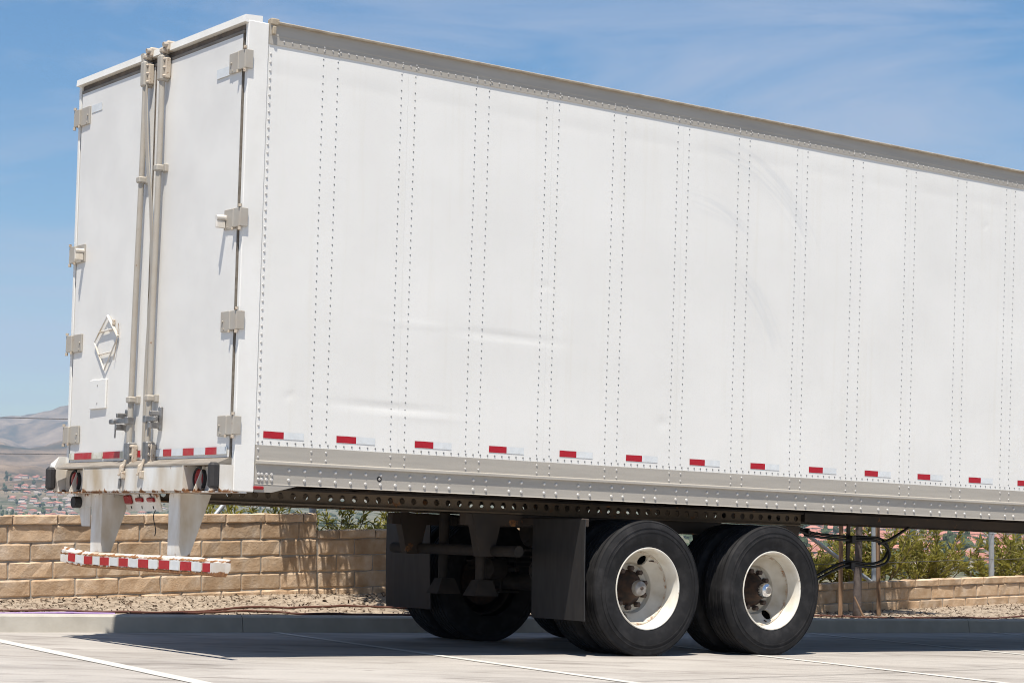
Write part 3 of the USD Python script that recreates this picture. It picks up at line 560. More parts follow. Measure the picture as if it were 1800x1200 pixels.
# side sheets, one per bay, meeting on the rivet lines; slightly dented
dents = [(1.20, 1.687, .42, .022, -.0075), (2.0, 2.256, .50, .020, -.006), (1.55, 2.267, .45, .018, .004), (1.45, 1.66, .3, .03, .004), (3.58, 1.73, .055, .04, -.004), (7.1, 3.61, .02, .02, -.004), (.39, 1.72, .03, .02, -.004), (2.45, 2.64, .05, .02, -.003),
         (1.9, 3.2, .5, .35, .004), (3.3, 2.7, .45, .5, .004), (4.6, 2.0, .4, .5, -.004), (.35, 2.2, .18, .4, .004), (6.0, 2.9, .5, .5, .0035), (2.5, 1.9, .35, .35, -.0035)]
def dent(X, Z):
    d = 0 * X
    for (x, z, sx, sz, a) in dents: d = d + (.7 if sz > .1 else .85) * a * np.exp(-((X - x) / sx) ** 2 - ((Z - (z - .02 * (X - x))) / sz) ** 2)
    bay = np.clip(np.abs(((X - X0) / SP) % 1 - .5) * 2, 0, 1)
    topw = np.exp(-((Z - 3.90) / .05) ** 2) * .0010 - np.exp(-((Z - 3.80) / .03) ** 2) * .0010
    q = np.stack([X * 1.1, Z * .7, 0 * X], -1)
    return d + (1 - bay ** 3) * (topw + .003 * (meshkit.fbm(q, 3, 21) - .5))
for side in (0, 1):
    edges = [.15] + xr[1::2] + [LEN - .12]
    for a, b in zip(edges[:-1], edges[1:]):
        xs_ = np.linspace(a + .0002, b - .0002, 46 if side == 0 and a < 8.5 else 6); zs_ = np.linspace(ZB, ZR, 110 if side == 0 and a < 8.5 else 6)
        if side == 0: m = grid(xs_, zs_, lambda U, V: np.stack([U, 0.0 - dent(U, V), V], -1))
        else: m = grid(xs_, zs_, lambda U, V: np.stack([U, 0 * U + W, V], -1), flip=True)
        P_('side_sheet', m, 'side', smooth=True)
# rivets
rv = []
zc = np.arange(ZB + .045, ZR - .11, .0502)
for x in xr:
    for s in (-1, 1):
        for z in zc: rv.append((x + s * HALF, -dent(np.array([x + s * HALF]), np.array([z]))[0] , z))
        for z in (ZR - .075, ZR - .035): rv.append((x + s * HALF, 0, z))
rv = np.array(rv)
P_('rivets', domes(rv + [0, .001, 0], (0, -1, 0), .0062, .0048), 'rivet', smooth=40, kind='stuff')
P_('rivets', domes([(.168, 0, z) for z in np.arange(ZB + .02, ZR - .02, .0535)], (0, -1, 0), .0092, .007, 8), 'bolt', smooth=40, kind='stuff')
P_('rivets', domes([(x, 0, ZB + .022) for x in np.arange(.2, LEN - .2, .0617)], (0, -1, 0), .0068, .0055), 'rivet', smooth=40, kind='stuff')
# rails: extruded sections (y outwards is negative)
def rail(name, sec, m, x0, x1, mirror=True, smooth=False):
    P_(name, prism([(y, z) for y, z in sec], 'x', x0, x1), m)
    if mirror: P_(name, prism([(W - y, z) for y, z in sec][::-1], 'x', x0, x1), m)
rail('top_rail', [(.03, ZR), (-.006, ZR), (-.007, ZR + .052), (-.0085, ZR + .060), (-.009, ZT - .012), (.03, ZT - .012)], 'alu', .152, LEN)
rail('top_rail_lip', [(.05, ZT - .0125), (-.034, ZT - .0125), (-.036, ZT - .002), (-.028, ZT + .004), (.05, ZT + .006)], 'alu_edge', .20, LEN)
rail('bottom_rail', [(.03, ZB), (-.006, ZB), (-.007, 1.290), (-.026, 1.284), (-.027, 1.268), (-.008, 1.262), (-.008, 1.140), (-.012, 1.134), (.05, 1.134), (.05, 1.15), (.03, 1.16)], 'alu', .15, LEN)
P_('rail_end_bracket', bx(.153, .215, -.025, .03, ZT - .02, ZT + .022, .006), 'alu_edge')
P_('rail_end_bracket', bx(.165, .19, -.03, .02, ZR + .062, ZT - .03, .004), 'alu_edge')
b1 = []
for x in xr:
    for s in (-1, 1):
        b1 += [(x + s * HALF, -.0065, 1.362), (x + s * HALF, -.0068, 1.308)]
b1 += [(.168, -.0065, 1.362), (.168, -.0068, 1.308)]
P_('bolts', domes(b1, (0, -1, 0), .0085, .0065, 8), 'bolt', smooth=40, kind='stuff')
b2 = [(x, -.008, z) for x in (.146 + .03, .2, .235, .272) for z in (1.200, 1.165)]
xb = .40
while xb < 1.5: b2 += [(xb, -.008, 1.232), (xb, -.008, 1.168)]; xb += .118
xb = 2.0
xx = 1.56
while xx < LEN - .3:
    for d in (0, .107): b2 += [(xx + d, -.008, 1.232), (xx + d, -.008, 1.168)]
    xx += .3085
P_('bolts', domes(b2, (0, -1, 0), .0125, .011, 9), 'bolt', smooth=40, kind='stuff')
t_ = [(x, -.0072, ZR + .030) for x in np.arange(.26, LEN - .2, .0617)]
for x in xr:
    for s in (-1, 1): t_ += [(x + s * HALF, -.0074, ZR + .018), (x + s * HALF, -.0076, ZR + .044)]
P_('bolts', domes(t_, (0, -1, 0), .0068, .005, 7), 'bolt', smooth=40, kind='stuff')
hole = tube([(1.098, -.0055, 1.207), (1.098, -.0095, 1.207)], .019, 16); P_('drain_hole', hole, 'black')
# skirt piece under the rear of the bottom rail
P_('rail_skirt', prism([(.15, 1.133), (.15, 1.083), (.272, 1.083), (.47, 1.133)], 'y', -.010, -.004), 'alu')
P_('side_marker_lamp', bx(.137, .215, -.022, -.0085, 1.099, 1.121, .006), 'lens', label='red side marker lamp under the bottom rail')
P_('side_marker_lamp', tube([(1.098, -.009, 1.207), (1.098, -.013, 1.205)], .008, 10), 'bolt')
# conspicuity tape on the side
reds = [.205, .757, 1.379, 2.0, 2.621, 3.236, 3.854, 4.473, 5.097, 5.719, 6.336, 6.959, 7.58, 8.2, 8.82, 9.44]
for i, x in enumerate(reds):
    def patch(a, b):
        xs_ = np.linspace(a, b, 5); zs_ = np.linspace(1.434, 1.479, 3); return grid(xs_, zs_, lambda U, V: np.stack([U, -.0022 - dent(U, V), V], -1))
    P_('red_tape', patch(x, x + .152), 'red'); P_('white_tape', patch(x + .1525, x + .303), 'whitetape')
# roof, front, floor
P_('roof', grid([.04, LEN - .02], np.linspace(.02, W - .02, 9), lambda U, V: np.stack([U, V, ZT - .01 + .02 * np.sin(np.pi * V / W)], -1)), 'roof', smooth=True)
P_('front_wall', bx(LEN - .12, LEN, 0, W, 1.14, ZT - .02, .03), 'side')
P_('floor', bx(.1, LEN - .13, .05, W - .05, 1.235, 1.27), 'frame')
for k in range(38):
    x = .32 + k * .372
    if x > LEN - .3: break
    P_('cross_member', cat([bx(x - .004, x + .004, .055, W - .055, 1.142, 1.234), bx(x - .03, x + .03, .055, W - .055, 1.135, 1.142)]), 'frame')
# corner posts
for y0, s in ((0, 1), (W, -1)):
    yy = lambda a, b: (min(y0 + s * a, y0 + s * b), max(y0 + s * a, y0 + s * b))
    P_('corner_post', cat([bx(-.002, .148, *yy(-.006, .032), 1.082, 4.118, .005)]), 'post', smooth=20)
    P_('door_gap_seal', bx(.03, .05, *yy(.033, .06), 1.30, 4.07), 'seal')
# rear header: a folded beam with a lip that shades the strip below
P_('header', prism([(-.028, 4.152), (.12, 4.160), (.12, 4.05), (.012, 4.05), (.012, 4.098), (-.028, 4.104)], 'y', -.004, W + .004) if False else warp(prism([(-.028, 4.104), (-.024, 4.150), (.10, 4.158), (.10, 4.05), (.02, 4.05), (.02, 4.100)], 'y', -.003, W + .003), lambda v: v), 'header')
P_('header_seal', bx(.006, .022, .05, W - .05, 4.062, 4.098, .003), 'seal')
P_('header_trim', bx(-.004, .016, .05, W - .05, 4.040, 4.062, .003), 'trim')
# doors
def doorsheet(a, b, sd_):
    def f(U, V):
        q = np.stack([U * 1.3, V * 1.0, 0 * U + sd_], -1); e = np.minimum(np.minimum(U - a, b - U), np.minimum(V - 1.3, 4.04 - V)).clip(0, .12) / .12
        return np.stack([-.004 + e * .014 * (meshkit.fbm(q, 3, 40 + sd_) - .5), U, V], -1)
    m = grid(np.linspace(a, b, 44), np.linspace(1.302, 4.038, 90), f, flip=True)
    return m
for nm, a, b, k in (('right', .062, 1.292, 1), ('left', 1.318, W - .062, 2)):
    d = path_for(TR, 'rear_door'); UsdGeom.Xform.Define(stage, d)
    stage.GetPrimAtPath(d).SetCustomDataByKey('label', f'{nm} rear door leaf, white with tan hardware')
    P_('door_sheet', doorsheet(a, b, k), 'door', d, smooth=True)
    P_('door_core', bx(-.0005 + .012, .05, a + .004, b - .004, 1.306, 4.034), 'seal', d)
    P_('door_edge', cat([bx(-.002, .04, a - .004, a + .001, 1.30, 4.04), bx(-.002, .04, b - .001, b + .004, 1.30, 4.04)]), 'trim', d)
    # hinges
    for j, z in enumerate((3.862, 2.842, 2.180, 1.505)):
        hp = path_for(d, 'hinge'); UsdGeom.Xform.Define(stage, hp)
        if nm == 'right':
            sgn, ye, y1, y2 = 1, -.012, .055, .215
        else:
            sgn, ye, y1, y2 = -1, W + .012, W - .055, W - .225
        lo, hi = sorted((ye, y1 + sgn * .012)); lo2, hi2 = sorted((y1 + sgn * .016, y2))
        leaf = [bx(-.030, -.018, lo, hi, z - .062, z + .062, .003), bx(-.018, -.006, lo2, hi2, z - .066, z + .066, .003), bx(-.034, -.012, *sorted((y1 + sgn * .008, y1 + sgn * .026)), z - .060, z + .060, .004)]
        leaf.append(bx(-.03, .03, *sorted((ye, ye - sgn * .012)), z - .06, z + .06, .003))
        P_('hinge_leaf', cat(leaf), 'tan', hp)
        yk = ye - sgn * .002
        P_('hinge_pin', cat([tube([(-.026, yk, z - .085), (-.026, yk, z - .064)], .012, 8), tube([(-.026, yk, z + .064), (-.026, yk, z + .082)], .012, 8),
                             tube([(-.030, y1 + sgn * .02, z - .078), (-.030, y1 + sgn * .02, z - .060)], .009, 8)]), 'pin', hp, smooth=30)
        P_('hinge_bolt', cat([tube([(-.006, (y2 + sgn * -.03), z), (-.026, (y2 - sgn * .03), z)], .008, 8), tube([(-.006, y2 - sgn * .045, z - .05), (-.022, y2 - sgn * .045, z - .05)], .007, 8)]), 'tan', hp, smooth=30)
        if j == 1:
            P_('door_holdback', cat([tube([(-.006, y2 - sgn * .02, z + .015), (-.085, y2 - sgn * .02, z + .01)], .018, 12), bx(-.085, -.02, *sorted((y2 - sgn * .008, y2 - sgn * .03)), z - .055, z - .005, .004)]), 'leg', hp, smooth=30)
    # lock rod with its guides, keepers and handle
    rod = [(-.048, 1.130, 4.09), (-.048, 1.128, 3.30), (-.048, 1.146, 2.30), (-.050, 1.152, 1.42), (-.052, 1.154, 1.285)] if nm == 'right' else [(-.048, 1.386, 4.09), (-.048, 1.392, 3.30), (-.048, 1.424, 2.30), (-.050, 1.440, 1.42), (-.052, 1.442, 1.285)]
    ry = lambda z: float(np.interp(z, [q[2] for q in rod[::-1]], [q[1] for q in rod[::-1]]))
    rp_ = path_for(d, 'lock_rod'); UsdGeom.Xform.Define(stage, rp_)
    P_('bar', tube(spline(rod, 8), .0205, 14), 'tan', rp_, smooth=True)
    for z in ((3.30, 1.72) if nm == 'right' else (3.25, 1.72)):
        P_('rod_guide', cat([bx(-.078, -.006, ry(z) - .030, ry(z) + .030, z - .022, z + .022, .008), bx(-.03, -.004, ry(z) - .06, ry(z) - .02, z - .026, z + .026, .004)]), 'tan', rp_, smooth=20)
    for z0, z1 in ((3.90, 4.075), (1.245, 1.425)):
        ky = ry(z0)
        P_('rod_bracket', cat([bx(-.076, -.004, ky - .038, ky + .030, z0, z1, .010)]), 'tan' if z0 > 2 else 'steel', rp_, smooth=20)
        P_('rod_bracket_bolts', cat([tube([(-.04, ky - .052, z), (-.055, ky - .030, z)], .012, 8) for z in (z0 + .03, (z0 + z1) / 2, z1 - .03)] + [bx(-.05, -.01, ky - .062, ky - .036, z0 + .015, z1 - .02, .006)]), 'pin', rp_, smooth=20)
    P_('top_cam', cat([bx(-.070, -.012, ry(4.1) - .045, ry(4.1) + .018, 4.088, 4.128, .012), bx(-.05, .03, ry(4.1) - .07, ry(4.1) - .028, 4.10, 4.172, .012), tube([(-.07, ry(4.1) - .05, 4.14), (-.0, ry(4.1) - .05, 4.15)], .018, 10)]), 'pin', rp_, smooth=30)
    P_('bottom_cam', cat([bx(-.118, -.06, ry(1.2) - .030, ry(1.2) + .026, 1.188, 1.205, .006), bx(-.125, -.09, ry(1.2) - .058, ry(1.2) - .034, 1.165, 1.222, .008), tube([(-.115, ry(1.2) - .046, 1.222), (-.095, ry(1.2) - .050, 1.30)], .010, 8), tube([(-.055, ry(1.2), 1.29), (-.104, ry(1.2), 1.25), (-.108, ry(1.2), 1.19)], .013, 8), tube([(-.112, ry(1.2) - .02, 1.205), (-.10, ry(1.2) - .02, 1.245)], .010, 8)]), 'pin', rp_, smooth=30)
    hz_ = 1.575
    y_ = ry(hz_); out = -1 if nm == 'right' else 1
    ends = y_ - .175 if nm == 'right' else y_ + .25
    P_('handle', cat([bx(-.078, -.066, min(y_, ends), max(y_, ends), hz_ - .017, hz_ + .017, .003), bx(-.084, -.030, y_ - .026, y_ + .026, hz_ - .026, hz_ + .026, .006), bx(-.095, -.062, *sorted((ends, ends + .07 * -out)), hz_ - .020, hz_ + .014, .006)]), 'steel', rp_, smooth=20)
    hy = y_ + out * .115
    P_('hasp', cat([bx(-.03, -.004, hy - .018, hy + .018, hz_ - .075, hz_ + .085, .006), bx(-.105, -.02, hy - .010, hy + .010, hz_ - .065, hz_ - .022, .005), bx(-.10, -.02, hy - .012, hy + .012, hz_ + .02, hz_ + .055, .006), tube([(-.09, hy + .03, hz_ - .02), (-.09, hy + .035, hz_ - .12)], .006, 6)]), 'steel', rp_, smooth=20)
# the warped loose centre strip
ast = spline([(-.058, 1.430, 4.14), (-.060, 1.339, 3.706), (-.060, 1.272, 3.30), (-.058, 1.244, 3.178), (-.052, 1.210, 2.896), (-.036, 1.215, 2.578), (-.022, 1.262, 2.266), (-.016, 1.292, 2.033), (-.014, 1.302, 1.643), (-.014, 1.306, 1.33)], 6)
hw = np.interp(np.arange(len(ast)), [0, len(ast) - 1], [.024, .014])
V = np.vstack([ast + np.c_[0 * hw, -hw, 0 * hw], ast + np.c_[0 * hw, hw, 0 * hw], ast + np.c_[0 * hw + .008, hw, 0 * hw], ast + np.c_[0 * hw + .008, -hw, 0 * hw]]); k = len(ast); F = []
for i in range(k - 1):
    for j in range(4):
        a, b = j * k + i, ((j + 1) % 4) * k + i; F += [(a, a + 1, b + 1), (a, b + 1, b)]
am = trimesh.Trimesh(V, np.array(F), process=False); am.fix_normals()
P_('centre_strip', am, 'tan', label='long warped tan strip hanging loose between the two doors')
P_('centre_seal', bx(-.0, .03, 1.292, 1.318, 1.302, 4.04), 'seal')
# door patches, placard and its diamond frame
P_('placard', cat([bx(-.022, -.008, 1.915, 2.185, 1.682, 1.892, .003)]), 'side', label='plain white rectangular plate on the left door')
P_('placard_screw', domes([(-.0225, 2.05, 1.85), (-.0225, 2.05, 1.72)], (-1, 0, 0), .006, .004), 'steel')
A, Bq, C_, D_ = (1.925, 2.345), (1.745, 2.185), (1.955, 1.955), (2.135, 2.165)
def bar2(p, q, w=.006): return tube([(-.020, *p), (-.020, *q)], w, 6)
lerp = lambda p, q, t: (p[0] + (q[0] - p[0]) * t, p[1] + (q[1] - p[1]) * t)
P_('placard_holder', cat([bar2(A, Bq, .010), bar2(Bq, C_), bar2(C_, D_), bar2(D_, A), bar2(lerp(A, Bq, .62), lerp(A, D_, .62), .007), bar2(lerp(C_, Bq, .55), lerp(C_, D_, .55), .006)]), 'leg', smooth=30, label='empty white diamond placard frame')
P_('tape_patch', cat([bx(-.0085, -.0065, .225, .40, 3.795, 3.855), bx(-.0085, -.0065, 2.17, 2.35, 3.87, 3.925)]), 'whitetape')
P_('placard_clip', cat([bx(-.028, -.01, 1.815, 1.832, 2.27, 2.31, .003), tube([(-.02, 1.742, 2.28), (-.02, 1.748, 2.20), (-.02, 1.80, 2.02)], .004, 5)]), 'pin')
for a, b, m in ((2.13, 2.43, 'wornred'), (1.95, 2.13, 'wornwhite'), (1.66, 1.94, 'wornred'), (1.45, 1.66, 'wornwhite'), (2.43, 2.52, 'wornwhite'), (1.335, 1.375, 'red'), (1.265, 1.285, 'red'), (.98, 1.24, 'whitetape'), (.86, .985, 'wornred'), (.69, .86, 'whitetape'), (.535, .695, 'wornred'), (.375, .535, 'whitetape'), (.217, .374, 'wornred'), (.08, .216, 'whitetape')):
    P_('red_tape' if 'red' in m else 'white_tape', bx(-.0140, -.0125, a + .001, b - .001, 1.321, 1.368), m)
# rear sill: ledge, front plate between the lamp pockets, pockets with two round lamps each
P_('sill_ledge', prism([(.10, 1.30), (-.012, 1.298), (-.095, 1.262), (-.098, 1.250), (.10, 1.245)], 'y', .035, W - .035), 'trim')
P_('sill_plate', bx(-.095, -.082, .52, 2.07, 1.082, 1.250, .003), 'sill')
P_('sill_beam', bx(-.005, .10, .0, W, 1.082, 1.244), 'sill')
P_('sill_flange', bx(-.088, .10, .0, W, 1.072, 1.0815), 'sill')
for a, b in ((.512, .519), (2.071, 2.078), (.0, .008), (W - .008, W)): P_('sill_end_plate', bx(-.10, -.006, a, b, 1.082, 1.2495), 'sill')
P_('sill_gusset', hull([(-.10, W, 1.25), (-.0, W, 1.25), (-.10, W + .075, 1.25), (0, W + .075, 1.25), (-.06, W, 1.345), (0, W, 1.345), (-.095, W + .07, 1.29), (0, W + .03, 1.33)]), 'sill')
for y in (.43, .215, 2.165, 2.385):
    lp = path_for(TR, 'tail_lamp'); UsdGeom.Xform.Define(stage, lp)
    P_('lens', tube([(-.006, y, 1.163), (-.022, y, 1.163), (-.030, y, 1.163)], [.066, .066, .048], 24), 'lens', lp, smooth=40)
    P_('grommet', trimesh.creation.annulus(.066, .079, .024, sections=28).apply_transform(trimesh.transformations.rotation_matrix(math.pi / 2, (0, 1, 0))).apply_translation((-.017, y, 1.163)), 'black', lp)
    P_('lamp_fin', prism([(-.006, 1.246), (-.02, 1.246), (-.085, 1.083), (-.006, 1.083)], 'y', y - .048, y - .040), 'sill', lp)
for y0 in (-.014, W - .06):
    P_('dock_bumper', bx(-.165, -.101, y0, y0 + .072, 1.094, 1.262, .018), 'black', smooth=30, label='black rubber dock bumper at the end of the sill')
P_('dock_bumper', bx(-.1005, -.01, -.012, .0, 1.094, 1.262, .004), 'black') if False else None
# sealing pin on a chain
P_('seal_pin', tube([(-.105, 1.452, 1.17), (-.108, 1.455, 1.10)], .009, 8), 'steel', smooth=30)
# lamp plate under the sill
pl = path_for(TR, 'lamp_plate'); UsdGeom.Xform.Define(stage, pl)
slant = lambda v: np.c_[v[:, 0] + (1.07 - v[:, 2]) * .55, v[:, 1] + (1.07 - v[:, 2]) * .55, v[:, 2]]
P_('plate', warp(bx(.12, .126, 1.30, 1.86, .952, 1.071), slant), 'leg', pl)
for y in (1.60, 1.42):
    P_('lamp', warp(bx(.095, .119, y - .055, y + .045, 1.015, 1.045, .007), slant), 'lens', pl)
P_('lamp', warp(bx(.095, .119, 1.72, 1.83, 1.0, 1.062, .010), slant), 'lens', pl)
P_('plate_slots', cat([warp(bx(.117, .1195, y - .006, y + .006, z - .010, z + .010), slant) for y, z in ((1.60, .978), (1.42, .978), (1.77, .978), (1.60, 1.060), (1.42, 1.060))]), 'black', pl)
P_('dangling_wire', tube(spline([(.18, 1.46, .96), (.17, 1.465, .90), (.18, 1.45, .83), (.17, 1.44, .78)], 5), .0035, 5), 'hose')
wp_ = path_for(TR, 'rear_plate'); UsdGeom.Xform.Define(stage, wp_)
P_('plate', cat([bx(.02, .026, 2.175, 2.44, .976, 1.07), prism([(2.40, .974), (2.19, .974), (2.19, .835), (2.33, .835)], 'x', .02, .026)]), 'leg', wp_)
P_('round_marker', tube([(.019, 2.375, 1.008), (-.035, 2.375, 1.008)], .042, 16), 'black', wp_, smooth=40)
# underride guard: two uprights with tapered gussets and a bent, striped bar
for ya, yb in ((.735, .905), (1.96, 2.135)):
    lg = path_for(TR, 'guard_upright'); UsdGeom.Xform.Define(stage, lg)
    P_('face_plate', bx(.004, .012, ya, yb, .652, 1.071), 'leg', lg)
    P_('side_gusset', prism([(.0125, 1.071), (.0125, .652), (.085, .652), (.235, 1.071)], 'y', ya + .002, ya + .009), 'leg', lg)
    P_('side_gusset', prism([(.0125, 1.071), (.0125, .652), (.085, .652), (.235, 1.071)], 'y', yb - .009, yb - .002), 'leg', lg)
def bend(v):
    v = np.array(v); t = np.clip((v[:, 1] - 2.14) / .45, 0, 1.4); tc = np.clip((.3 - v[:, 1]) / .3, 0, 1)
    wob = .004 * (meshkit.noise(v * 9) - .5)
    return np.c_[v[:, 0] - .088 + .03 * (v[:, 1] + .13) + wob, v[:, 1], v[:, 2] + .030 * t + wob - .004 * tc]
gb = path_for(TR, 'underride_bar'); UsdGeom.Xform.Define(stage, gb)
def barmesh(x0, x1, y0, y1, z0, z1, n=40, c=.006, lip=False):
    secs = [(x0 + c, z0), (x0, z0 + c), (x0, z1 - c), (x0 + c, z1), (x1 - c, z1), (x1, z1 - c), (x1, z0 + c), (x1 - c, z0)] if not lip else [(x0 + c, z0), (x0, z0 + c), (x0, z1 - .024), (x0 + .008, z1 - .017), (x1 - c, z1), (x1, z1 - c), (x1, z0 + .05), (x1 - c, z0 + .04)]
    ys = np.linspace(y0, y1, n); V = np.array([(x, y, z) for y in ys for x, z in secs]); F = []; k = len(secs)
    for i in range(n - 1):
        for j in range(k):
            a, b = i * k + j, i * k + (j + 1) % k; F += [(a, b, b + k), (a, b + k, a + k)]
    for j in range(1, k - 1): F += [(0, j + 1, j), ((n - 1) * k, (n - 1) * k + j, (n - 1) * k + j + 1)]
    m = trimesh.Trimesh(V, np.array(F), process=False)
    if m.volume < 0: m.invert()
    return m
P_('bar', warp(barmesh(-.012, .026, -.115, 2.60, .536, .650, lip=True), bend), 'bumper', gb)
rb = []
for a, b in [(.21, .311), (.475, .63), (.794, .952), (1.117, 1.272), (1.439, 1.587), (1.753, 1.898), (2.043, 2.18), (2.34, 2.461)]:
    q = []
    for y0 in (a, b):
        y = y0
        for _ in range(20): y = y0 + 1.34 * (-.088 + .03 * (y + .13))
        q.append(y)
    rb.append(tuple(q))
for i, (a, b) in enumerate(rb):
    P_('red_tape', warp(barmesh(-.0145, -.0128, a, b, .560, .618, 5, .0005), bend), 'red', gb)
    if i < len(rb) - 1:
        P_('white_tape', warp(barmesh(-.0142, -.0128, b + .02, rb[i + 1][0] - .02, .560, .618, 5, .0005), bend), 'whitetape', gb)
# slider rails with their rows of holes
for yc in (.80, W - .80):
    zt, zb_ = 1.133, 1.035
    web = sbox(.18, zb_, 5.80, zt)
    for k in range(54):
        xh = .40 + k * .1008
        if xh < 5.75: web = web.difference(Point(xh, 1.085).buffer(.0235, 6))
    sgn = 1 if yc < 1.3 else -1
    sr = path_for(TR, 'slider_rail'); UsdGeom.Xform.Define(stage, sr)
    P_('web', prism(web, 'y', yc - .004, yc + .004), 'slider', sr)
    P_('flange', bx(.18, 5.80, *sorted((yc - .0055 * sgn - .03 * sgn, yc + .05 * sgn)), zb_ - .012, zb_ - .0005), 'slider', sr)
    P_('top_flange', bx(.18, 5.80, yc - .04, yc + .04, zt - .012, zt + .001), 'frame', sr)
    P_('main_rail', bx(5.80, 12.5, yc - .05, yc + .05, 1.06, 1.134), 'frame', sr)
# suspension
for yc in (.80, W - .80):
    s_ = 1 if yc < 1.3 else -1
    for x in (2.55, 4.10, 5.62):
        P_('spring_hanger', hull([(x - .14, yc - .04, 1.02), (x + .14, yc - .04, 1.02), (x - .14, yc + .04, 1.02), (x + .14, yc + .04, 1.02), (x - .06, yc - .04, .70), (x + .06, yc - .04, .70), (x - .06, yc + .04, .70), (x + .06, yc + .04, .70)]), 'frame')
    P_('bogie_rail', bx(2.35, 5.75, yc - .035, yc + .035, .93, 1.018), 'frame')
    for x in (3.47, 4.725):
        P_('leaf_spring', cat([warp(bx(x - .56 + .1 * k, x + .56 - .1 * k, yc - .038, yc + .038, .60 + .014 * k * -1 + .03, .612 - .014 * k + .03), lambda v, x=x: np.c_[v[:, 0], v[:, 1], v[:, 2] + .12 * ((v[:, 0] - x) / .56) ** 2]) for k in range(4)]), 'axle')
        P_('u_bolt', cat([tube([(x + dx, yc + dy, .42), (x + dx, yc + dy, .72)], .011, 8) for dx in (-.07, .07) for dy in (-.05, .05)] + [bx(x - .1, x + .1, yc - .07, yc + .07, .655, .675, .005), bx(x - .1, x + .1, yc - .07, yc + .07, .405, .425, .005)]), 'axle', smooth=30)
for x in (3.47, 4.725):
    P_('axle_beam', tube([(x, .42, .5), (x, W - .42, .5)], .065, 18), 'axle', smooth=40)
    for yc, s_ in ((.98, 1), (W - .98, -1)):
        P_('brake_chamber', tube([(x - .34, yc, .60), (x - .30, yc, .60), (x - .30, yc, .60), (x - .16, yc, .60), (x - .13, yc, .60)], [.03, .075, .082, .082, .04], 18), 'axle', smooth=30)
        P_('cam_shaft', tube([(x - .13, .50 if s_ > 0 else W - .50, .60), (x - .13, 1.15 if s_ > 0 else W - 1.15, .60)], .02, 10), 'axle', smooth=30)
P_('suspension_tube', tube([(2.62, .45, .745), (2.62, W - .45, .745)], .042, 14), 'axle', smooth=40)
for y in (1.05, 1.55):
    P_('suspension_strut', tube([(2.70, y, 1.02), (2.70, y, .48)], [.042, .036], 12), 'axle', smooth=40)
    P_('suspension_foot', hull([(2.6, y - .08, .40), (2.82, y - .08, .40), (2.6, y + .08, .40), (2.82, y + .08, .40), (2.66, y - .05, .52), (2.78, y - .05, .52), (2.66, y + .05, .52), (2.78, y + .05, .52)]), 'axle')
P_('flap_beam', bx(2.86, 2.93, .02, W - .02, .94, 1.0, .006), 'frame')
P_('flap_bracket', bx(2.80, 2.858, 1.60, 1.96, .93, 1.005, .004), 'axle')
P_('air_tank', tube([(3.3, 1.3, .90), (3.34, 1.3, .90), (4.2, 1.3, .90), (4.24, 1.3, .90)], [.08, .12, .12, .08], 20), 'axle', smooth=40)
# mud flaps
def flap(name, a, b, lean, lab):
    def f(U, V): return np.stack([2.855 + .012 * np.sin(U * 5) * (1 - V) + lean * (1 - V) * (1 - V), a + U * (b - a), .258 + V * .735 - .012 * U * 0], -1)
    g1 = grid(np.linspace(0, 1, 10), np.linspace(0, 1, 14), f, flip=True); g2 = g1.copy(); g2.vertices = g2.vertices + [.009, 0, 0]; g2.invert()
    n = len(g1.vertices); idx = np.arange(140).reshape(10, 14); rim = np.r_[idx[:, 0], idx[-1, 1:], idx[::-1, -1][1:], idx[0, ::-1][1:-1]]; F = []
    for i in range(len(rim)):
        p, q = rim[i], rim[(i + 1) % len(rim)]; F += [(p, q, n + q), (p, n + q, n + p)]
    P_(name, trimesh.Trimesh(np.vstack([g1.vertices, g2.vertices]), np.vstack([g1.faces, g2.faces + n, F]), process=False), 'flap', smooth=30, label=lab)
flap('mud_flap', -.022, .60, .02, 'right black rubber mud flap, partly sunlit'); flap('mud_flap', 1.98, 2.62, .03, 'left black rubber mud flap, in shade')
# air hoses and their hanger, ahead of the wheels
h1 = [(5.55, .9, 1.06), (5.75, .9, 1.03), (5.99, .9, .958), (6.26, .9, .931), (6.53, .9, .924), (6.81, .9, .925), (6.93, .9, .885), (6.985, .9, .825), (6.96, .9, .752), (6.87, .9, .712), (6.75, .9, .696), (6.47, .9, .706), (6.33, .9, .668), (6.13, .9, .588), (5.9, .9, .50)]
P_('air_hose', tube(spline(h1, 8), .012, 8), 'hose', smooth=True)
P_('air_hose', tube(spline([(x + .01, y + .03, z + .028 + (.015 if x > 6.9 else 0)) for x, y, z in h1], 8), .012, 8), 'hose', smooth=True)
P_('air_hose', tube(spline([(7.35, .9, 1.12), (7.2, .9, 1.045), (6.96, .9, .932), (6.85, .9, .90)], 6), .014, 8), 'hose', smooth=True)
P_('hose_hanger', bx(6.49, 6.53, .93, .95, .69, 1.14, .004), 'frame')
P_('hose_clip', cat([bx(6.49, 6.54, .87, .955, .895, .965, .006), bx(6.49, 6.54, .87, .955, .675, .735, .006), bx(5.98, 6.0, .885, .945, .94, 1.01, .005)]), 'hose')
# landing legs, out of the photograph
for y in (.55, W - .55):
    lgp = path_for(TR, 'landing_leg'); UsdGeom.Xform.Define(stage, lgp)
    P_('outer_tube', bx(11.4, 11.52, y - .06, y + .06, .45, 1.13, .008), 'frame', lgp); P_('inner_tube', bx(11.415, 11.505, y - .045, y + .045, .03, .449, .006), 'axle', lgp)
    P_('foot', bx(11.33, 11.59, y - .13, y + .13, .004, .03, .005), 'frame', lgp)

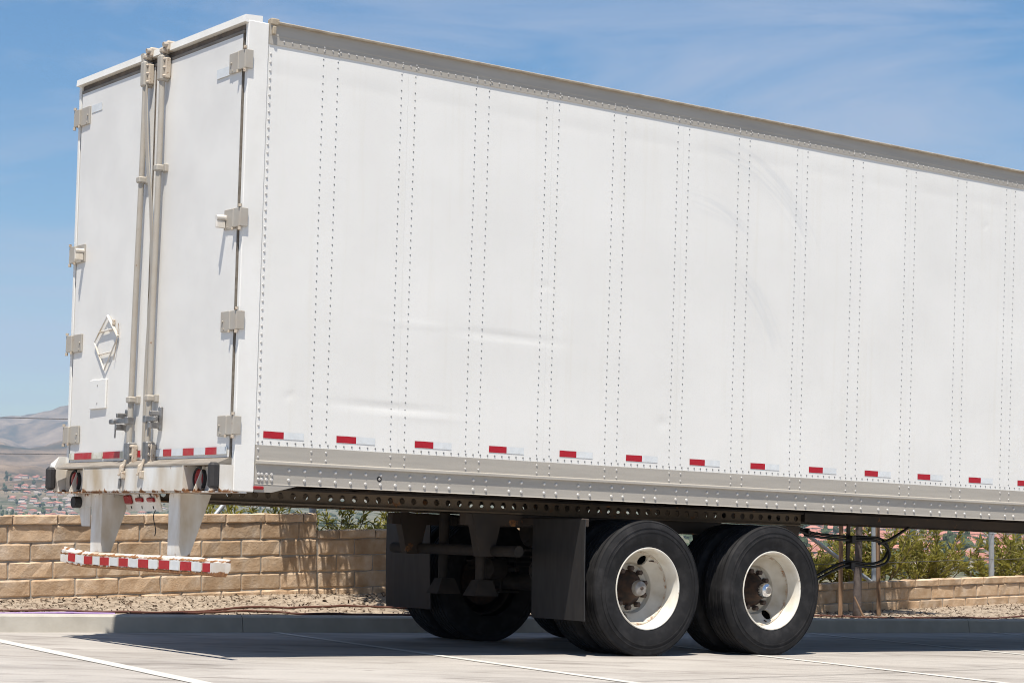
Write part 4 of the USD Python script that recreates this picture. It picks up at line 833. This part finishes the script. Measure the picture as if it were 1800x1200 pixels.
# wheels
def revolve(profile, n=72):
    """profile (r, y) turned about the y axis"""
    th = np.arange(n) * 2 * math.pi / n; pr = np.array(profile); k = len(pr)
    V = np.array([(r * math.cos(t), y, r * math.sin(t)) for t in th for r, y in pr]); F = []
    for i in range(n):
        j = (i + 1) % n
        for q in range(k - 1): F += [(i * k + q, j * k + q, j * k + q + 1), (i * k + q, j * k + q + 1, i * k + q + 1)]
    return trimesh.Trimesh(V, np.array(F), process=False)
def tyre_mesh():
    side = [(.296, -.090), (.300, -.112), (.318, -.121), (.345, -.130), (.385, -.138), (.415, -.139), (.4155, -.1415), (.424, -.1415), (.425, -.138), (.445, -.135), (.4455, -.138), (.454, -.1375), (.455, -.132), (.478, -.124), (.492, -.116), (.4935, -.119), (.499, -.116), (.506, -.104)]
    tread = []
    for y in (-.085, -.040, .0, .040, .085): tread += [(.507, y - .006), (.496, y - .004), (.496, y + .004), (.507, y + .006)]
    prof = side + tread + [(r, -y) for r, y in side[::-1]]
    m = revolve(prof, 120); v = m.vertices.copy(); low = v[:, 2] < -.4985; v[low, 2] = -.4985
    near = (v[:, 2] < -.42); v[near, 1] *= 1 + .05 * ((-.42 - v[near, 2]) / .08)
    m.vertices = v
    return m
TY = tyre_mesh()
prof_barrel = [(.302, -.108), (.3065, -.1135), (.306, -.119), (.300, -.121), (.2925, -.115), (.288, -.100), (.281, -.080), (.279, -.040), (.276, -.005), (.271, .018), (.285, .02), (.29, -.04), (.292, -.09), (.302, -.108)]
BARREL = revolve(prof_barrel, 96)
# disc with hand holes and stud circle: solid of revolution minus holes
def disc_mesh(rot):
    sec = m3.CrossSection([[(.115, .118), (.180, .118), (.192, .080), (.246, .040), (.266, -.005), (.274, -.005), (.274, .020), (.252, .054), (.203, .092), (.190, .132), (.115, .132)]])
    d = m3.Manifold.revolve(sec, 96)
    if d.volume() < 0 or d.is_empty(): d = m3.Manifold.revolve(m3.CrossSection([[(.115, .118), (.180, .118), (.192, .080), (.246, .040), (.266, -.005), (.274, -.005), (.274, .020), (.252, .054), (.203, .092), (.190, .132), (.115, .132)][::-1]]), 96)
    for k in range(2):
        a = rot + math.pi * k
        d = d - m3.Manifold.cylinder(.4, .036, .036, 28).translate((.224 * math.cos(a), .224 * math.sin(a), -.1))
    mm = d.to_mesh(); v = mm.vert_properties[:, :3]; t = trimesh.Trimesh(np.c_[v[:, 0], v[:, 2], v[:, 1]], mm.tri_verts, process=False)
    if t.volume < 0: t.invert()
    return t
def wheel(x, yface, outward, rot, cap, outer, lab):
    """outward -1: the outer face looks towards -y"""
    fl = lambda m: (m if outward < 0 else (lambda c: (c.invert(), c)[1])(warp(m, lambda v: v * [1, -1, 1])))
    mv = lambda m: warp(fl(m), lambda v: v + [x, yface, .5])
    w = path_for(TR, 'wheel'); UsdGeom.Xform.Define(stage, w); stage.GetPrimAtPath(w).SetCustomDataByKey('label', lab)
    t = TY.copy(); c_, s_ = math.cos(0), 0
    P_('tyre', mv(t), 'tyre', w, smooth=25)
    P_('rim_barrel', mv(BARREL), 'rim' if outer and outward < 0 else 'frame', w, smooth=30)
    if not outer: return
    P_('wheel_disc', mv(disc_mesh(rot)), 'disc' if outward < 0 else 'frame', w, smooth=30)
    nuts = []
    for k in range(10):
        a = rot + .31 + k * math.pi / 5; c, s = math.cos(a), math.sin(a)
        nuts.append(mv(tube([(.1475 * c, .118, .1475 * s), (.1475 * c, .080, .1475 * s), (.1475 * c, .074, .1475 * s)], [.021, .021, .015], 6)))
    for nn in nuts: P_('lug_nut', nn, 'nut', w)
    P_('hub', mv(revolve([(.0, .0), (.062, .0), (.070, .01), (.082, .05), (.118, .105), (.140, .122), (.140, .20), (0, .20)], 48)), 'hub', w, smooth=30)
    if cap == 'chrome':
        P_('hub_cap', mv(revolve([(.0, -.075), (.030, -.075), (.034, -.070), (.050, -.062), (.056, -.05), (.056, -.02), (.052, .005), (0, .005)], 36)), 'chrome', w, smooth=30)
        P_('hub_window', mv(revolve([(.0, -.0775), (.026, -.0775), (.028, -.0755), (0, -.0755)], 28)), 'cap', w)
        P_('hub_sleeve', mv(revolve([(.058, -.015), (.062, -.01), (.066, .03), (.058, .03)], 36)), 'hub', w, smooth=30)
    else:
        P_('hub_cap', mv(revolve([(.0, -.045), (.036, -.044), (.052, -.036), (.058, -.02), (.060, .005), (0, .005)], 36)), 'cap', w, smooth=30)
        P_('hub_plug', mv(revolve([(.0, -.056), (.012, -.056), (.014, -.046), (0, -.046)], 8)), 'nut', w)
    P_('valve_stem', mv(tube([(.248 * math.cos(rot - .22), .045, .248 * math.sin(rot - .22)), (.252 * math.cos(rot - .27), .005, .252 * math.sin(rot - .27))], .006, 6)), 'nut', w)
    P_('brake_drum', mv(revolve([(.0, .19), (.19, .19), (.205, .20), (.205, .34), (0, .34)], 48)), 'hub', w, smooth=30)
for x, r_, cp_, nm in ((3.487, 1.2, 'grey', 'rear right'), (4.743, -1.05, 'chrome', 'front right')):
    wheel(x, .122, -1, r_, cp_, True, f'{nm} outer wheel with deep cream rim' + (' and grey hub cap' if cp_ == 'grey' else ' and shiny hub cap'))
    wheel(x, .122 + .34, -1, 0, None, False, f'{nm} inner tyre')
for x, nm in ((3.487, 'rear left'), (4.743, 'front left')):
    wheel(x, W - .122, 1, .4, 'grey', True, f'{nm} outer wheel, seen from inside'); wheel(x, W - .122 - .34, 1, 0, None, False, f'{nm} inner tyre')

# ------------------------------------------------------------------ the town in the valley
M['stucco'] = mat('pale_stucco', (0.58, 0.52, 0.45), (0.50, 0.44, 0.37), scale=.3, rough=.9, rand=.25)
M['tile1'] = mat('pink_roof_tile', (0.40, 0.17, 0.125), (0.33, 0.14, 0.105), scale=.8, rough=.85, rand=.22)
M['tile2'] = mat('brown_roof_tile', (0.30, 0.20, 0.16), (0.24, 0.16, 0.13), scale=.8, rough=.85, rand=.22)
M['tile3'] = mat('pale_roof_tile', (0.42, 0.34, 0.30), (0.36, 0.29, 0.25), scale=.8, rough=.85, rand=.2)
M['far_leaf'] = mat('far_foliage', (0.030, 0.050, 0.022), (0.075, 0.095, 0.035), scale=.8, rough=.9, rand=.3)
def hip(x0, x1, y0, y1, z, h, o=.6):
    x0, x1, y0, y1 = x0 - o, x1 + o, y0 - o, y1 + o; d = (y1 - y0) / 2
    return hull([(x0, y0, z), (x1, y0, z), (x1, y1, z), (x0, y1, z), (x0 + d, (y0 + y1) / 2, z + h), (x1 - d, (y0 + y1) / 2, z + h), (x0, y0, z - .15), (x1, y0, z - .15), (x1, y1, z - .15), (x0, y1, z - .15)])
def win(x, z, y=-.05, w=1.4, h=1.3): return bx(x - w / 2, x + w / 2, y - .03, y, z - h / 2, z + h / 2)
HOUSES = [ # wall boxes, roofs, windows
    ([bx(-8, 8, 0, 10, -1, 5.6), bx(2, 9, -4, 0.01, -1, 3)], [hip(-8, 8, 0, 10, 5.6, 2.4), hip(2, 9, -4, 1.5, 3.0, 1.3)], [win(-5, 4.2), win(-1, 4.2), win(-4, 1.5, w=2)], 'tile1', 'far house with pink hipped roof and low front garage in the valley town'),
    ([bx(-7, 7, 0, 9, -1, 5.8)], [hip(-7, 7, 0, 9, 5.8, 2.2)], [win(-4, 4.4), win(0, 4.4), win(4, 4.4), win(3, 1.5, w=3)], 'tile1', 'far two storey house with one pink hipped roof in the valley town'),
    ([bx(-9, 9, 0, 9, -1, 3.2)], [hip(-9, 9, 0, 9, 3.2, 2.6)], [win(-5, 1.7), win(4, 1.7, w=2.4)], 'tile3', 'far low house with pale roof in the valley town'),
    ([bx(-7, 5, 0, 10, -1, 5.4), bx(5, 9, 1, 9, -1, 3)], [hip(-7, 5, 0, 10, 5.4, 2.3), hip(5, 9, 1, 9, 3, 1.4)], [win(-3, 4.2), win(2, 4.2)], 'tile2', 'far house with brown roof in the valley town')]
hp0 = {}
def place_house(k, x, y, rz, sc):
    w_, r_, wi, tl, lab = HOUSES[k]
    t = thing('valley_house', lab, 'house', f'houses of the valley town: {["pink with garage", "pink two storey", "pale roof", "brown roof"][k]}', loc=(x, y, float(H(np.array(x), np.array(y)))), rz=rz, scale=(sc, sc, sc))
    if k not in hp0:
        obj('wall', cat(w_), M['stucco'], t); obj('roof', cat(r_), M[tl], t); obj('window', cat(wi), M['joint'], t); hp0[k] = t
    else:
        pr = stage.GetPrimAtPath(t); pr.GetReferences().AddInternalReference(hp0[k]); pr.SetInstanceable(True)
g = np.random.default_rng(77)
cnt = 0
def scatter_houses(az0, az1, r0, r1, rowstep, gap, wts, dens, cap):
    global cnt; c0 = cnt; r = r0
    while r < r1:
        az = az0 + g.uniform(0, 1) * gap / r * 57.3
        while az < az1:
            if g.random() < dens and cnt - c0 < cap:
                rr_ = r + g.normal(0, rowstep * .12); x, y = rr_ * math.sin(math.radians(az)), rr_ * math.cos(math.radians(az))
                place_house(int(g.choice(4, p=wts)), x, y, float(g.normal(0, 16) - az + g.choice([0, 0, 180])), float(g.uniform(.9, 1.25))); cnt += 1
            az += gap * g.uniform(.8, 1.3) / r * 57.3
        r += rowstep * (1 + (r - r0) / 3000)
scatter_houses(8.0, 14.4, 1300, 3300, 62, 19, (.42, .40, .06, .12), .82, 165)
scatter_houses(-13.7, -12.1, 3900, 6000, 84, 24, (.32, .30, .19, .19), .82, 100)
scatter_houses(-14.4, -9.6, 3700, 4600, 150, 36, (.35, .35, .15, .15), .5, 40)
def far_tree(seed):
    g2 = np.random.default_rng(seed); V, F = [], []
    for k in range(9):
        c = g2.normal(0, 1, 3) * [1.7, 1.7, 1.5] + [0, 0, 5.2]; s = trimesh.creation.icosphere(1, g2.uniform(1.3, 2.3)); s.vertices *= [1, 1, .85]; s.vertices += g2.normal(0, .25, s.vertices.shape) + c; V.append(s)
    leaf = []
    for k in range(160):
        d = g2.normal(0, 1, 3); d /= np.linalg.norm(d); c = d * g2.uniform(2.6, 4.0) * [1, 1, .85] + [0, 0, 5.2]; a, b = g2.normal(0, .5, 3), g2.normal(0, .5, 3)
        leaf.append(trimesh.Trimesh([c, c + a, c + b], [[0, 1, 2]], process=False))
    return cat(V + leaf), tube([(0, 0, -1), (0, 0, 4)], [.35, .2], 6)
FT = [far_tree(5), far_tree(6), far_tree(7)]; ft0 = {}
FL = ['far dark round tree among the valley houses', 'far broad dark tree among the valley houses', 'far tall dark tree among the valley houses']; FS = [(1, 1, 1), (1.35, 1.35, .85), (.75, .75, 1.5)]
def place_tree(k, x, y, sc):
    t = thing('valley_tree', FL[k], 'tree', ['round', 'broad', 'tall'][k] + ' trees of the valley town', loc=(x, y, float(H(np.array(x), np.array(y)))), rz=float(g.uniform(0, 360)), scale=[sc * q for q in FS[k]])
    if k not in ft0:
        obj('crown', FT[k][0], M['far_leaf'], t); obj('trunk', FT[k][1], M['trunk'], t); ft0[k] = t
    else:
        pr = stage.GetPrimAtPath(t); pr.GetReferences().AddInternalReference(ft0[k]); pr.SetInstanceable(True)
for (a0, a1, r0, r1, n, s0, s1) in ((7.6, 14.6, 1150, 3600, 175, .7, 1.4), (-14.6, -7.0, 3000, 6000, 120, .9, 1.9)):
    for k in range(n):
        az = math.radians(g.uniform(a0, a1)); r = r0 * (r1 / r0) ** g.random(); place_tree(int(g.integers(3)), r * math.sin(az), r * math.cos(az), float(g.uniform(s0, s1)))
# remaining tree cover of the valley, one mass
tv = []
blob = trimesh.creation.icosphere(1, 1.0)
for k in range(2600):
    lft = k % 5 < 2
    az = math.radians(g.uniform(-15.5, -4) if lft else g.uniform(4, 15.5)); r = (g.uniform(2600, 6200) if lft else 1000 * 3.8 ** g.random()); x, y = r * math.sin(az), r * math.cos(az)
    if meshkit.noise(np.array([x / 170, y / 170, 0])) < .42: continue
    b = blob.copy(); s = g.uniform(1.8, 4.2); b.vertices = b.vertices * [s * 1.2, s * 1.2, s] + g.normal(0, s * .16, b.vertices.shape) + [x, y, float(H(np.array(x), np.array(y))) + s * .45]; tv.append(b)
obj('valley_tree_cover', cat(tv), M['far_leaf'], label='dark green tree cover scattered through the far valley', cat='trees', kind='stuff')
